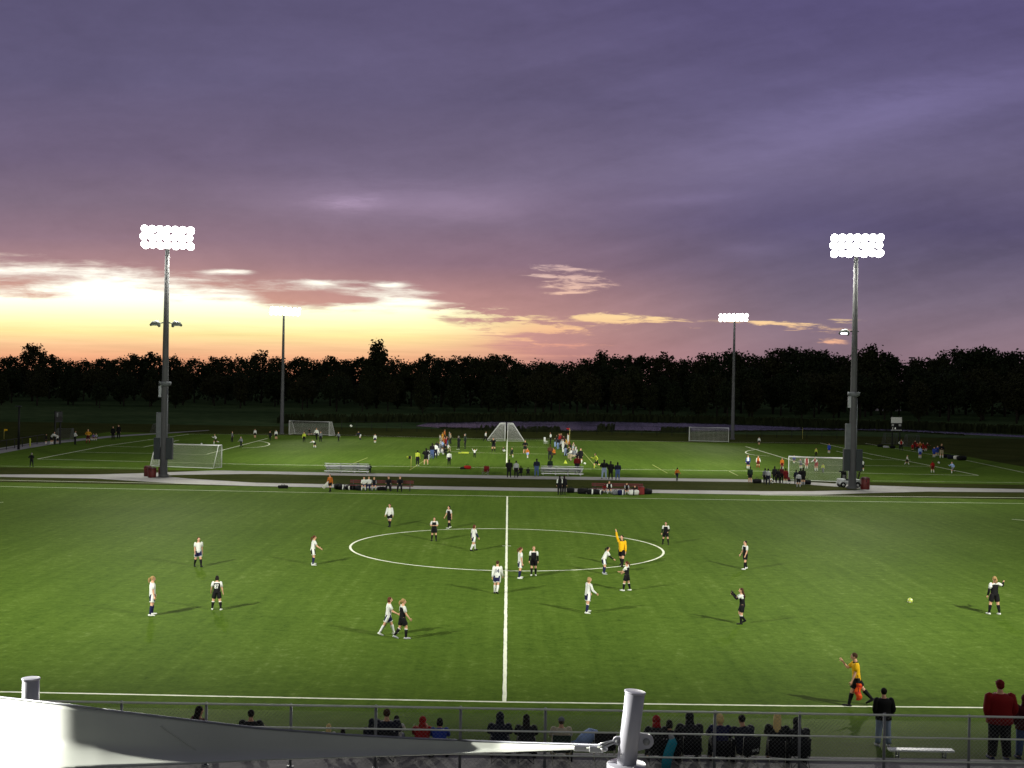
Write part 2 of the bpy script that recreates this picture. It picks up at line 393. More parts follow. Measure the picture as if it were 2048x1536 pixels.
# far pitch markings
line('far_pitch_lines', [
    L2((75, 918), (512, 929), (1013, 936), (1536, 942.5), (1957, 951)), L2((75, 918), (210, 892), (378, 868.3)), L2((378, 868.3), (640, 868.5), (1010, 879.3), (1200, 882), (1640, 886)),
    L2((1957, 951), (1870, 933), (1745, 909), (1640, 886)), L2((150, 904), (412, 909), (535, 877)), L2((210, 892), (285, 894.5), (358, 880.5)),
    L2((1491, 893), (1614, 930), (1870, 933)), L2((1673, 902.5), (1745, 919), (1822, 920.5)), L2((1013, 935.5), (1014.5, 880))], 0.16)
line('cross_pitch_lines', [L2((880, 902), (940, 905.5), (1100, 908.5)), L2((860, 893), (1100, 894.5)), L2((930, 876.5), (1110, 878))], 0.13, z=0.02)
aL = [G(539-55*(1-math.sin(t)), 888.5-7.5*math.cos(t)) for t in [math.pi*i/16 for i in range(3, 17)]]
aR = [G(1491+60*(1-math.sin(t)), 905-7.5*math.cos(t)) for t in [math.pi*i/16 for i in range(3, 16)]]
line('penalty_arcs', [[(p.x, p.y) for p in aL], [(p.x, p.y) for p in aR]], 0.16, z=0.026)
line('outer_lines', [L2((-300, 928), (0, 932.5), (290, 937.2)), L2((1745, 962.3), (2048, 966), (2300, 969)), L2((2300, 976), (2048, 945.5), (1935, 921.5), (1730, 887))], 0.12, z=0.03)
line('yellow_lines', [L2((819, 941), (868, 909)), L2((1160, 898), (1192, 934)), L2((1305, 930), (1335, 947)), L2((700, 930), (735, 916)), L2((1458, 943), (1476, 952))], 0.13, MT_YLINE, z=0.034)
# beyond the pitches
tag(sheet('meadow', [(-900, 258), (900, 258), (2600, 3600), (-2600, 3600)], 0.004, MT_MEADOW), kind='structure')
tag(sheet('far_left_pitch', [(-140, 150), (-78, 150), (-86, 215), (-140, 215)], 0.004, MT_TURF), kind='structure')
tag(sheet('sand_bunker', gp((1728, 820.5), (1752, 817.6), (1772, 818.4), (1788, 819.6), (1806, 817.6), (1822, 818.2), (1818, 821), (1790, 822.2), (1760, 821.8)), 0.010, MT_SAND), kind='structure')
mw = bpy.data.materials.new('pond_water'); mw.use_nodes = True; t_ = mw.node_tree; b_ = t_.nodes['Principled BSDF']
b_.inputs['Base Color'].default_value = (0.006, 0.007, 0.009, 1); b_.inputs['Roughness'].default_value = 0.16; b_.inputs['IOR'].default_value = 1.33; b_.inputs['Specular Tint'].default_value = (0.62, 0.62, 0.6, 1)
tx_ = t_.nodes.new('ShaderNodeTexCoord'); nz_ = t_.nodes.new('ShaderNodeTexNoise'); nz_.inputs['Scale'].default_value = 1.6; nz_.inputs['Detail'].default_value = 5
bp_ = t_.nodes.new('ShaderNodeBump'); bp_.inputs['Strength'].default_value = 0.55; bp_.inputs['Distance'].default_value = 0.25
t_.links.new(tx_.outputs['Object'], nz_.inputs['Vector']); t_.links.new(nz_.outputs[0], bp_.inputs['Height']); t_.links.new(bp_.outputs[0], b_.inputs['Normal'])
tag(sheet('pond_water', gp((832, 852), (860, 844.5), (1000, 841.5), (1200, 842), (1400, 846), (1540, 851), (1650, 856), (1800, 858), (1930, 864.5), (2080, 872), (2050, 875), (1930, 869), (1800, 862), (1700, 860), (1560, 860.5), (1460, 861.5), (1330, 862.5), (1240, 861), (1120, 862), (1060, 861.5), (960, 858), (880, 856)), 0.012, mw), kind='structure')

# ------------------------------------------------------------------ people
COLR = dict(white=(216,219,212), offwhite=(205,205,196), navy=(26,28,66), black=(16,16,18), dark=(24,25,28), green=(28,46,32), grey=(110,114,118), lgrey=(160,163,166),
  yellow=(226,176,20), lemon=(168,182,60), orange=(176,100,34), red=(146,26,24), dred=(96,16,18), maroon=(70,18,24), blue=(38,62,150), rblue=(50,72,164), lblue=(150,176,220), denim=(66,84,124), ldenim=(128,142,168),
  khaki=(158,146,118), beige=(186,176,150), brown=(70,46,30), hair_brown=(62,40,24), hair_dark=(24,18,15), hair_blond=(150,122,80), hair_fair=(214,188,124), jred=(118,16,17), hair_red=(84,48,32), hair_grey=(120,118,112), skin=(206,160,130), tan=(170,122,92), teal=(40,150,170), purple=(110,90,150), dnavy=(22,26,40), plaid=(96,56,50), pink=(205,130,140), gold=(196,140,36))
def cm(n): return mat('cloth_'+n if not n.startswith(('hair', 'skin', 'tan')) else n, COLR[n], 0.8, var=0.10, scale=5.0, spec=0.2)

def rig(P):
    """joints of a figure of height 1 facing +y; angles in degrees"""
    J = {}; th = R(P.get('lean', 0)); tw = R(P.get('twist', 0))
    def S(s, x=0.0, y=0.0):
        x, y = x*math.cos(tw)-y*math.sin(tw), x*math.sin(tw)+y*math.cos(tw)
        return Vector((x, s*math.sin(th)+y*math.cos(th), s*math.cos(th)-y*math.sin(th)))
    J['S'] = S; J['pel'] = Vector((0,0,0)); J['neck'] = S(0.30); nod = R(P.get('nod', 0))
    hd = S(0.345); d = Vector((0, math.sin(th*0.5+nod), math.cos(th*0.5+nod)))
    J['hc'] = hd + d*0.062 + Vector((0, 0.012, 0)); J['hup'] = d
    for s, k in ((-1, 'L'), (1, 'R')):
        pit, ab, el, inn = (list(P.get('arm'+k, (4, 9, 10, 0)))+[0])[:4]
        sh = S(0.278, s*0.108*P.get('bulk', 1)**0.5); pit, ab, el, inn = R(pit), R(ab), R(el), R(inn)
        u = Vector((s*math.sin(ab), math.sin(pit)*math.cos(ab), -math.cos(pit)*math.cos(ab)))
        e = sh+u*0.170; p2 = pit+el
        w_ = Vector((s*math.sin(ab)*math.cos(inn)*0.6 - s*math.sin(inn), math.sin(p2)*math.cos(inn), -math.cos(p2)*math.cos(inn))).normalized()
        J['sh'+k], J['el'+k], J['wr'+k], J['ha'+k] = sh, e, e+w_*0.148, e+w_*0.195; J['fd'+k] = w_
        lp, la, kn = P.get('leg'+k, (0, 3, 2)); lp, la, kn = R(lp), R(la), R(kn)
        hp = Vector((s*0.052, 0, -0.005))
        u = Vector((s*math.sin(la), math.sin(lp)*math.cos(la), -math.cos(lp)*math.cos(la)))
        kk = hp+u*0.242; q = lp-kn
        w_ = Vector((s*math.sin(la)*0.7, math.sin(q), -math.cos(q))).normalized()
        an = kk+w_*0.238; f = max(-0.9, min(0.35, q*0.75 if q < 0 else q*0.35))
        if P.get('flat'): f = 0
        fd = Vector((s*0.12, math.cos(f), math.sin(f)))
        J['hp'+k], J['kn'+k], J['an'+k], J['toe'+k], J['heel'+k] = hp, kk, an, an+fd*0.105+Vector((0,0,-0.03)), an-fd*0.035+Vector((0,0,-0.028))
    lo = min(min(J['toe'+k].z, J['heel'+k].z, J['an'+k].z-0.02)-0.014 for k in 'LR')
    if 'lo' in P: lo = P['lo']
    if P.get('prone'): lo = -0.085
    up = Vector((0, 0, -lo)); J['up'] = up
    for k in list(J):
        if isinstance(J[k], Vector) and k not in ('hupx', 'up', 'hup', 'fdL', 'fdR'): J[k] = J[k]+up
    S0 = J['S']; J['S'] = lambda s, x=0.0, y=0.0: S0(s, x, y)+up
    return J
TORSO = [(-0.045, .062, .056), (0.0, .092, .070), (0.06, .088, .064), (0.12, .086, .060), (0.19, .102, .067), (0.24, .112, .068), (0.275, .104, .058), (0.295, .062, .045), (0.315, .037, .038), (0.35, .034, .037)]
def torso(b, J, g=0.0, lo=-9, hi=9, bulk=1.0, mi=0, n=16, mfun=None):
    pts, rr = [], []
    for s, w, d in TORSO:
        if lo <= s <= hi: pts.append(J['S'](s)); k = bulk if s < 0.29 else 1.0; rr.append((w*k+g, d*k+g))
    sx = J['S'](0, 1.0)-J['S'](0, 0)
    b.tube(pts, rr, n, mi, side=sx, mfun=mfun)
def headM(J):
    z = J['hup']; x = Vector((1,0,0)); y = z.cross(x).normalized(); x = y.cross(z)
    return Matrix((x, y, z)).transposed()
def shape_body(b, J, g=0.0, bulk=1.0, face=True):
    torso(b, J, g, bulk=bulk)
    H = headM(J); hc = J['hc']
    b.ball(hc+H@Vector((0,0,0.006)), (.047+g*.3, .058+g*.3, .062+g*.3), 14, 10, M3=H)
    b.ball(hc+H@Vector((0,.014,-.034)), (.035, .040, .034), 12, 8, M3=H)
    if face:
        b.ball(hc+H@Vector((0,.064,-.012)), (.009, .015, .015), 8, 6, M3=H)
        for s in (-1, 1): b.ball(hc+H@Vector((s*.049,-.004,-.006)), (.008, .012, .018), 8, 6, M3=H)
    for k in 'LR':
        sh, el, wr, ha = J['sh'+k], J['el'+k], J['wr'+k], J['ha'+k]
        kb = 1+(bulk-1)*.7
        b.tube([sh+(sh-el)*0.12, sh, sh.lerp(el, .35), el.lerp(sh, .1), el, el.lerp(wr, .25), wr.lerp(el, .15), wr], [.018+g, .034*kb+g, .031*kb+g, .025*kb+g, .024*kb+g, .026*kb+g, .018+g*.6, .0165+g*.4], 10)
        b.tube([wr.lerp(el, .05), wr.lerp(ha, .4), ha, ha+J['fd'+k]*.012], [.0165+g*.3, .020, .021, .012], 10)
        hp, kn, an = J['hp'+k], J['kn'+k], J['an'+k]
        b.tube([hp+Vector((0,0,.045)), hp, hp.lerp(kn, .3), hp.lerp(kn, .7), kn, kn.lerp(an, .12), kn.lerp(an, .32), kn.lerp(an, .7), an, an+(an-kn)*.06],
               [.045*kb, .060*kb+g, .056*kb+g, .043*kb+g, .038+g, .036+g, .039+g, .027+g, .021+g*.7, .018], 12)
        t, h = J['toe'+k], J['heel'+k]
        b.tube([h-(t-h)*.08, h, h.lerp(t, .35), h.lerp(t, .75), t, t+(t-h)*.1], [(.012, .012), (.022+g*.3, .022), (.024, .024), (.027, .018), (.024, .013), (.010, .008)], 10)
def remesh(b, vox, name, smooth=3):
    o = bpy.data.objects.new('tmp', b.mesh('tmp')); COL.objects.link(o)
    r = o.modifiers.new('r', 'REMESH'); r.mode = 'VOXEL'; r.voxel_size = vox; r.use_smooth_shade = True
    s = o.modifiers.new('s', 'SMOOTH'); s.iterations = smooth; s.factor = 0.5
    dg = bpy.context.evaluated_depsgraph_get()
    me = bpy.data.meshes.new_from_object(o.evaluated_get(dg)); me.name = name
    bpy.data.objects.remove(o)
    me.materials.clear()
    return me

# ---- far figures: one continuous body whose clothing regions follow the nearest limb
SLOTS = ['skin', 'shirt', 'sleeve', 'forearm', 'bottom', 'knee', 'sock', 'shoe', 'hair']
_far = {}
def far_mesh(pose, bulk):
    key = (pose, bulk)
    if key in _far: return _far[key]
    P = dict(POSES[pose]); P['bulk'] = bulk; J = rig(P); b = MB(); shape_body(b, J, 0.010, bulk, face=False)
    H = headM(J); b.ball(J['hc']+H@Vector((0,-.012,.014)), (.056, .060, .060), 12, 8, M3=H)
    me = remesh(b, 0.017, 'person', 2)
    n = len(me.polygons); c = np.zeros(n*3); me.polygons.foreach_get('center', c); c = c.reshape(-1, 3)
    segs = [(J['S'](0.0), J['S'](0.30), .085*bulk, 1), (J['S'](-.03), J['S'](0.03), .09*bulk, 4), (J['S'](0.31), J['S'](0.345), .036, 0)]
    for k in 'LR':
        segs += [(J['sh'+k], J['el'+k], .036, 2), (J['el'+k], J['wr'+k], .03, 3), (J['wr'+k], J['ha'+k], .024, 0), (J['hp'+k], J['hp'+k].lerp(J['kn'+k], .7), .06, 4), (J['hp'+k].lerp(J['kn'+k], .72), J['kn'+k].lerp(J['an'+k], .15), .046, 5),
                 (J['kn'+k].lerp(J['an'+k], .2), J['an'+k], .036, 6), (J['heel'+k], J['toe'+k], .026, 7)]
    best = np.full(n, 1e9); mi = np.zeros(n, int)
    for a, d, r, q in segs:
        a, d = np.array(a), np.array(d); e = d-a; t = np.clip(((c-a)@e)/(e@e+1e-12), 0, 1)
        dist = np.linalg.norm(c-(a+t[:, None]*e), axis=1)/r
        u = dist < best; best[u] = dist[u]; mi[u] = q
    Hn = np.array(H); hl = (c-np.array(J['hc']))@Hn
    hd = np.linalg.norm(hl/np.array([.066, .075, .085]), axis=1)
    isH = hd < 1.12; mi[isH] = 0
    mi[isH & ((hl[:, 1] < 0.004) | (hl[:, 2] > 0.040))] = 8
    me.polygons.foreach_set('material_index', mi.astype(np.int32)); me.polygons.foreach_set('use_smooth', [True]*n)
    for s in SLOTS: me.materials.append(cm('skin'))
    _far[key] = me
    return me
POSES = dict(
  stand=dict(), stand2=dict(legL=(6,6,6), legR=(-6,5,4), armL=(8,14,20), armR=(-4,12,14)),
  walk=dict(legL=(24,3,6), legR=(-20,3,14), armL=(-20,10,18), armR=(24,10,26), lean=3),
  run=dict(legL=(42,3,40), legR=(-28,3,50), armL=(-36,12,75), armR=(36,12,80), lean=12),
  crossed=dict(armL=(22,14,78,62), armR=(22,14,74,60), legL=(0,5,2), legR=(2,5,3)),
  pockets=dict(armL=(-12,15,44,26), armR=(-12,15,44,26), legL=(2,5,2), legR=(-2,5,3)),
  hips=dict(armL=(-22,36,70,55), armR=(-22,36,70,55), legL=(0,8,2), legR=(2,8,3)),
  bend=dict(lean=42, nod=-25, armL=(58,10,20), armR=(58,10,20), legL=(22,5,38), legR=(14,5,30)),
  bend2=dict(lean=62, nod=-10, armL=(70,10,10), armR=(70,10,10), legL=(26,6,34), legR=(8,6,22)),
  raise_=dict(armL=(60,26,60), armR=(160,18,20), legL=(12,5,10), legR=(-10,5,8)),
  armsup=dict(armL=(120,40,40), armR=(150,40,10), legL=(14,5,20), legR=(-12,5,22)),
  sit=dict(legL=(84,7,86), legR=(82,8,84), armL=(34,10,44,14), armR=(34,10,44,14), lean=8, flat=1),
  sitlow=dict(legL=(104,10,116), legR=(100,12,112), armL=(46,12,40,14), armR=(46,12,40,14), lean=22, flat=1),
  squat=dict(legL=(108,14,142), legR=(100,12,138), armL=(64,10,20), armR=(60,10,24), lean=38, nod=-20),
  kneel=dict(legL=(86,6,92), legR=(4,6,88), armL=(40,12,30), armR=(20,12,30), lean=14),
  point=dict(armL=(86,20,6), armR=(10,12,16), legL=(10,4,6), legR=(-8,4,6)),
)
PEOPLE = []
def person_far(u, vf, vt, face, pose, kit, label, group=None, z=0.0, hh=None, bulk=1.0, cat='person'):
    """kit: shirt, bottoms, socks, hair [, sleeve, forearm, shoes, knee]"""
    k = (kit.split() + [None]*8)[:8]
    sh, bo, so, ha, sl, fo, sho, kn = [None if x in (None, '-') else x for x in k]
    d = dict(skin='skin', shirt=sh, sleeve=sl or sh, forearm=fo or (sl or sh), bottom=bo, knee=kn or ('skin' if so not in (None, bo) else bo), sock=so or bo, shoe=sho or 'dark', hair=ha or 'hair_brown')
    p = G(u, vf, z); me = far_mesh(pose, bulk)
    o = put('person', me, None, p, R(face))
    top = {'sit': .80, 'sitlow': .62, 'squat': .62, 'bend': .80, 'bend2': .66, 'kneel': .78}.get(pose, 1.0)
    Hm = hh or (vf-vt)*p.y/F/top*1.05
    o.scale = (Hm,)*3
    for i, s in enumerate(SLOTS):
        o.material_slots[i].link = 'OBJECT'; o.material_slots[i].material = cm(d[s])
    tag(o, label, cat, group); PEOPLE.append(o)
    return o

# ---- near figures: body with hair and clothing as parts
def fingers(b, J, k):
    wr, ha, d = J['wr'+k], J['ha'+k], J['fd'+k]
    s = -1 if k == 'L' else 1
    ax = Vector((0,1,0)) - d*d.y
    if ax.length < .2: ax = Vector((1,0,0))-d*d.x
    ax.normalize(); nrm = d.cross(ax).normalized()*(-s)
    for i, L in enumerate((.036, .042, .040, .032)):
        o = ax*(.015-.010*i)
        p0 = ha+o*1.0; p1 = p0+d*L*.5+nrm*.004; p2 = p1+(d*.8+nrm*.6).normalized()*L*.5
        b.tube([p0-d*.012, p0, p1, p2], [.0052, .0056, .0050, .0036], 6)
    p0 = wr.lerp(ha, .55)+ax*.018
    b.tube([p0-ax*.01, p0, p0+(d*.6+ax*.8).normalized()*.020, p0+(d*.9+ax*.45).normalized()*.038], [.006, .0066, .0058, .004], 6)
def text_mesh(txt, size):
    c = bpy.data.curves.new('txt', 'FONT'); c.body = txt; c.size = size; c.align_x = 'CENTER'; c.align_y = 'CENTER'; c.resolution_u = 3; c.offset = size*0.025
    o = bpy.data.objects.new('txt', c); COL.objects.link(o)
    me = bpy.data.meshes.new_from_object(o.evaluated_get(bpy.context.evaluated_depsgraph_get()))
    bpy.data.objects.remove(o); bpy.data.curves.remove(c); return me
def person(u, vf, vt, face, pose, label, shirt='white', sleeve=None, slv='short', under=None, bottom='navy', btype='shorts', stripe=None, hem=None, sock='navy', socktop=None, shoe='white', hair='hair_brown', style='pony', skin='skin', num=None, numcol='white',
           bulk=1.0, z=None, hh=None, pos=None, group=None, yoke=None, glove=None, hoodcol=None, facef=False, jacket=False, collar=None):
    P = dict(POSES[pose] if isinstance(pose, str) else pose); P['bulk'] = bulk
    J = rig(P); b = MB(); shape_body(b, J, 0.0, 1+(bulk-1)*.8)
    me = remesh(b, 0.0115, 'person', 3)
    fb = MB()
    for k in 'LR': fingers(fb, J, k)
    bm = bmesh.new(); bm.from_mesh(me); bm.from_mesh(fb.mesh('f')); bm.to_mesh(me); bm.free()
    me.polygons.foreach_set('use_smooth', [True]*len(me.polygons)); me.materials.append(cm(skin))
    p = pos if pos is not None else G(u, vf, z or 0.0)
    root = put('person', me, None, p, R(face)); Hm = hh or (vf-vt)*p.y/F
    root.scale = (Hm,)*3
    tag(root, label, 'person', group); PEOPLE.append(root)
    S = J['S']; tb = 1+(bulk-1)*1.0; kb = 1+(bulk-1)*.7
    sleeve = sleeve or shirt; yoke = yoke or sleeve
    # shirt or jacket
    b = MB(); g = .014 if not jacket else .022
    prof = [(-.035, .100, .080), (.0, .101, .079), (.06, .098, .074), (.12, .096, .072), (.19, .108, .074), (.24, .116, .073), (.272, .108, .062), (.292, .064, .050), (.306, .044, .044)]
    if jacket: prof[0] = (-.06, .108, .088)
    sx = S(0, 1.0)-S(0, 0)
    b.tube([S(s) for s, _, _ in prof], [((w+(.010 if jacket else 0))*tb, (d+(.010 if jacket else 0))*tb) for _, w, d in prof], 20, side=sx, mfun=lambda i, w: 1 if i >= 6 or (i >= 4 and min(abs(w), abs(w-.5), abs(w-1)) < .07) else 0)
    for k in 'LR':
        shp, el, wr = J['sh'+k], J['el'+k], J['wr'+k]; q = .006 if jacket else .0
        if slv == 'short':
            b.tube([shp+(shp-el)*.22, shp, shp.lerp(el, .3), shp.lerp(el, .72)], [.022, .043*kb, .043*kb, .041*kb], 12, 1)
        else:
            b.tube([shp+(shp-el)*.22, shp, shp.lerp(el, .4), el.lerp(shp, .06), el.lerp(wr, .12), el.lerp(wr, .55), el.lerp(wr, .95)], [.022, .043*kb+q, .040*kb+q, .035*kb+q, .034*kb+q, .031*kb+q, .024*kb+q], 12, 1)
    b.build('jacket' if jacket else 'jersey', [cm(shirt), cm(sleeve)], root)
    if under:   # long undershirt sleeves
        for k in 'LR':
            b = MB(); el, wr, shp = J['el'+k], J['wr'+k], J['sh'+k]
            b.tube([shp.lerp(el, .6), el, el.lerp(wr, .3), wr.lerp(el, .03)], [.033, .030, .031, .022], 10); b.build('undersleeve', cm(under), root)
    if glove:
        for k in 'LR':
            b = MB(); wr, ha, d = J['wr'+k], J['ha'+k], J['fd'+k]
            b.tube([wr, wr.lerp(ha, .5), ha, ha+d*.025, ha+d*.045], [.021, .026, .027, .022, .010], 10); b.build('glove', cm(glove), root)
    # shorts or trousers
    b = MB(); hpts = [(-.055, .070, .064), (-.02, .097, .078), (.02, .098, .078), (.065, .092, .070)]
    b.tube([S(s) for s, _, _ in hpts], [(w*tb, d*tb) for _, w, d in hpts], 16, 0, side=sx)
    for k in 'LR':
        hp, kn, an = J['hp'+k], J['kn'+k], J['an'+k]; sd = 1 if k == 'R' else -1
        if btype == 'shorts':
            mf = lambda i, w, sd=sd: 2 if (hem and i == 3) else (1 if stripe and min(abs(w-(0 if sd > 0 else .5)), abs(w-1-(0 if sd > 0 else .5))) < .09 else 0)
            b.tube([hp+Vector((0,0,.03)), hp, hp.lerp(kn, .3), hp.lerp(kn, .66), hp.lerp(kn, .74)], [.056*kb, .068*kb, .069*kb, .068*kb, .068*kb], 16, side=(1,0,0), mfun=mf)
        else:
            b.tube([hp+Vector((0,0,.03)), hp, hp.lerp(kn, .3), hp.lerp(kn, .7), kn, kn.lerp(an, .3), kn.lerp(an, .7), kn.lerp(an, .97)], [.056*kb, .070*kb, .066*kb, .054*kb, .049*kb, .047*kb, .042*kb, .041*kb], 14)
    b.build('shorts' if btype == 'shorts' else 'trousers', [cm(bottom), cm(stripe or bottom), cm(hem or bottom)], root)
    for k in 'LR':
        kn, an, t, h = J['kn'+k], J['an'+k], J['toe'+k], J['heel'+k]
        if btype == 'shorts' and sock:
            b = MB(); b.tube([kn.lerp(an, .13), kn.lerp(an, .20), kn.lerp(an, .34), kn.lerp(an, .7), an, an+(an-kn)*.05], [.041, .043, .043, .033, .026, .022], 12, mfun=lambda i, w: 1 if (i == 0 and socktop) else 0)
            b.build('sock', [cm(sock), cm(socktop or sock)], root)
        b = MB(); b.tube([h-(t-h)*.1, h, h.lerp(t, .35), h.lerp(t, .75), t, t+(t-h)*.13], [(.014, .014), (.027, .026), (.029, .028), (.032, .021), (.028, .016), (.012, .010)], 12)
        b.build('shoe', cm(shoe), root)
    H = headM(J); hc = J['hc']; b = MB()
    if style == 'hood':
        b.ball(hc+H@Vector((0,-.012,.008)), (.064, .070, .074), 14, 10, M3=H); b.tube([S(.27, 0, -.02), hc+H@Vector((0,-.02,-.03))], [(.075, .055), (.058, .055)], 12)
        b.build('hood', cm(hoodcol or shirt), root)
    elif style == 'cap':
        b.ball(hc+H@Vector((0,-.004,.022)), (.053, .063, .052), 14, 10, M3=H); b.ball(hc+H@Vector((0,.072,.026)), (.038, .034, .006), 12, 6, M3=H)
        b.build('cap', cm(hoodcol or hair), root)
        hb = MB(); hb.ball(hc+H@Vector((0,-.018,-.004)), (.049, .050, .044), 12, 8, M3=H); hb.build('hair', cm(hair), root)
    else:
        b.ball(hc+H@Vector((0,-.013,.016)), (.053, .058, .060), 14, 10, M3=H)
        if style == 'pony':
            q = hc+H@Vector((0,-.066,.020)); b.ball(q, .016, 8, 6)
            b.tube([q, q+Vector((0,-.030,-.006)), q+Vector((0,-.042,-.045)), q+Vector((0,-.034,-.100)), q+Vector((0,-.024,-.130))], [.012, .020, .023, .018, .006], 9)
        elif style == 'long':
            b.tube([hc+H@Vector((0,-.03,.02)), hc+H@Vector((0,-.04,-.04)), S(.25, 0, -.075), S(.20, 0, -.085)], [(.052, .036), (.056, .036), (.056, .026), (.030, .012)], 12)
        elif style == 'bob':
            b.tube([hc+H@Vector((0,-.02,.02)), hc+H@Vector((0,-.028,-.03)), hc+H@Vector((0,-.024,-.066))], [(.055, .046), (.060, .046), (.046, .034)], 12)
        b.build('hair', cm(hair), root)
    if facef:
        for s in (-1, 1):
            b = MB(); b.ball(hc+H@Vector((s*.018,.056,.006)), (.007, .005, .0045), 8, 6, M3=H); b.build('eye', mat('eye_dark', (30,24,22), 0.3), root)
        b = MB(); b.ball(hc+H@Vector((0,.056,-.036)), (.014, .006, .004), 8, 6, M3=H); b.build('mouth', mat('lip', (150,80,76), 0.5), root)
    if collar:
        b = MB(); b.tube([S(.288), S(.318)], [(.058, .052), (.047, .046)], 14); b.build('collar', cm(collar), root)
    if num:
        tm = text_mesh(num, .17); vs = np.zeros(len(tm.vertices)*3); tm.vertices.foreach_get('co', vs); vs = vs.reshape(-1, 3); out = []
        for x, y, _ in vs:
            x *= .74; s = .168+y; w = np.interp(s, [q[0] for q in prof], [q[1] for q in prof])*tb; d = np.interp(s, [q[0] for q in prof], [q[2] for q in prof])*tb
            out.append(tuple(S(s, x, -(d*math.sqrt(max(0.05, 1-(x/w)**2))+.013))))
        m2 = bpy.data.meshes.new('shirt_number'); m2.from_pydata(out, [], [tuple(f.vertices) for f in tm.polygons]); m2.update()
        m2.materials.append(cm(numcol)); put('shirt_number', m2, root); bpy.data.meshes.remove(tm)
    return root

# ------------------------------------------------------------------ floodlight masts
STEEL = mat('galvanised_steel', (128, 130, 132), 0.5, 0.35, 0.10, 1.5)
DSTEEL = mat('dark_steel', (52, 55, 58), 0.55, 0.3, 0.1, 2.0)
BOXM = mat('box_grey', (92, 96, 100), 0.6, 0.1, 0.12, 3.0)
ALU = mat('aluminium', (178, 180, 182), 0.38, 0.7, 0.08, 3.0)
LENS = mat('lamp_glow', (255, 255, 248), emit=14.0)
LENS_OFF = mat('lamp_glass_off', (150, 160, 160), 0.2, 0.0, 0.05)
LENS_LOW = mat('lamp_glow_small', (236, 238, 255), emit=8.0)
REFL = mat('reflector', (196, 198, 200), 0.25, 0.8, 0.05)
def fixture_meshes():
    b = MB()  # bowl: opens along +y
    b.tube([(0,-.34,0), (0,-.30,0), (0,-.12,0), (0,.06,0), (0,.14,0)], [.10, .16, .27, .34, .345], 16, side=(1,0,0))
    b.box((0,-.30,0), (.16, .22, .16)); b.tube([(0,-.32,-.02), (0,-.36,-.26)], .035, 6)
    bowl = b.mesh('floodlight'); bowl.materials.append(REFL)
    b = MB(); b.tube([(0,.143,0), (0,.19,0), (0,.235,0), (0,.255,0)], [.375, .365, .28, .11], 18, side=(1,0,0)); lens = b.mesh('lens'); lens.materials.append(LENS)
    b = MB()
    for i in range(9):
        w0, w1 = math.pi*i/9, math.pi*(i+1)/9
        b.add([(.34*math.cos(w0), .14, .34*math.sin(w0)), (.34*math.cos(w1), .14, .34*math.sin(w1)), (.345*math.cos(w1), .14+.24*math.sin(w1), .345*math.sin(w1)), (.345*math.cos(w0), .14+.24*math.sin(w0), .345*math.sin(w0))], [(0,1,2,3),(3,2,1,0)])
    vis = b.mesh('visor'); vis.materials.append(REFL)
    return bowl, lens, vis
BOWL, LENSM, VISOR = fixture_meshes()
def spot(name, loc, target, power, size, blend, parent, soft=.7, colr=(1.0, 0.98, 0.88)):
    l = bpy.data.lights.new(name, 'SPOT'); l.energy = power; l.spot_size = R(size); l.spot_blend = blend; l.shadow_soft_size = soft; l.color = colr
    o = bpy.data.objects.new(name, l); COL.objects.link(o)
    d = Vector(target)-Vector(loc); o.rotation_euler = d.to_track_quat('-Z', 'Y').to_euler(); o.location = loc
    return o
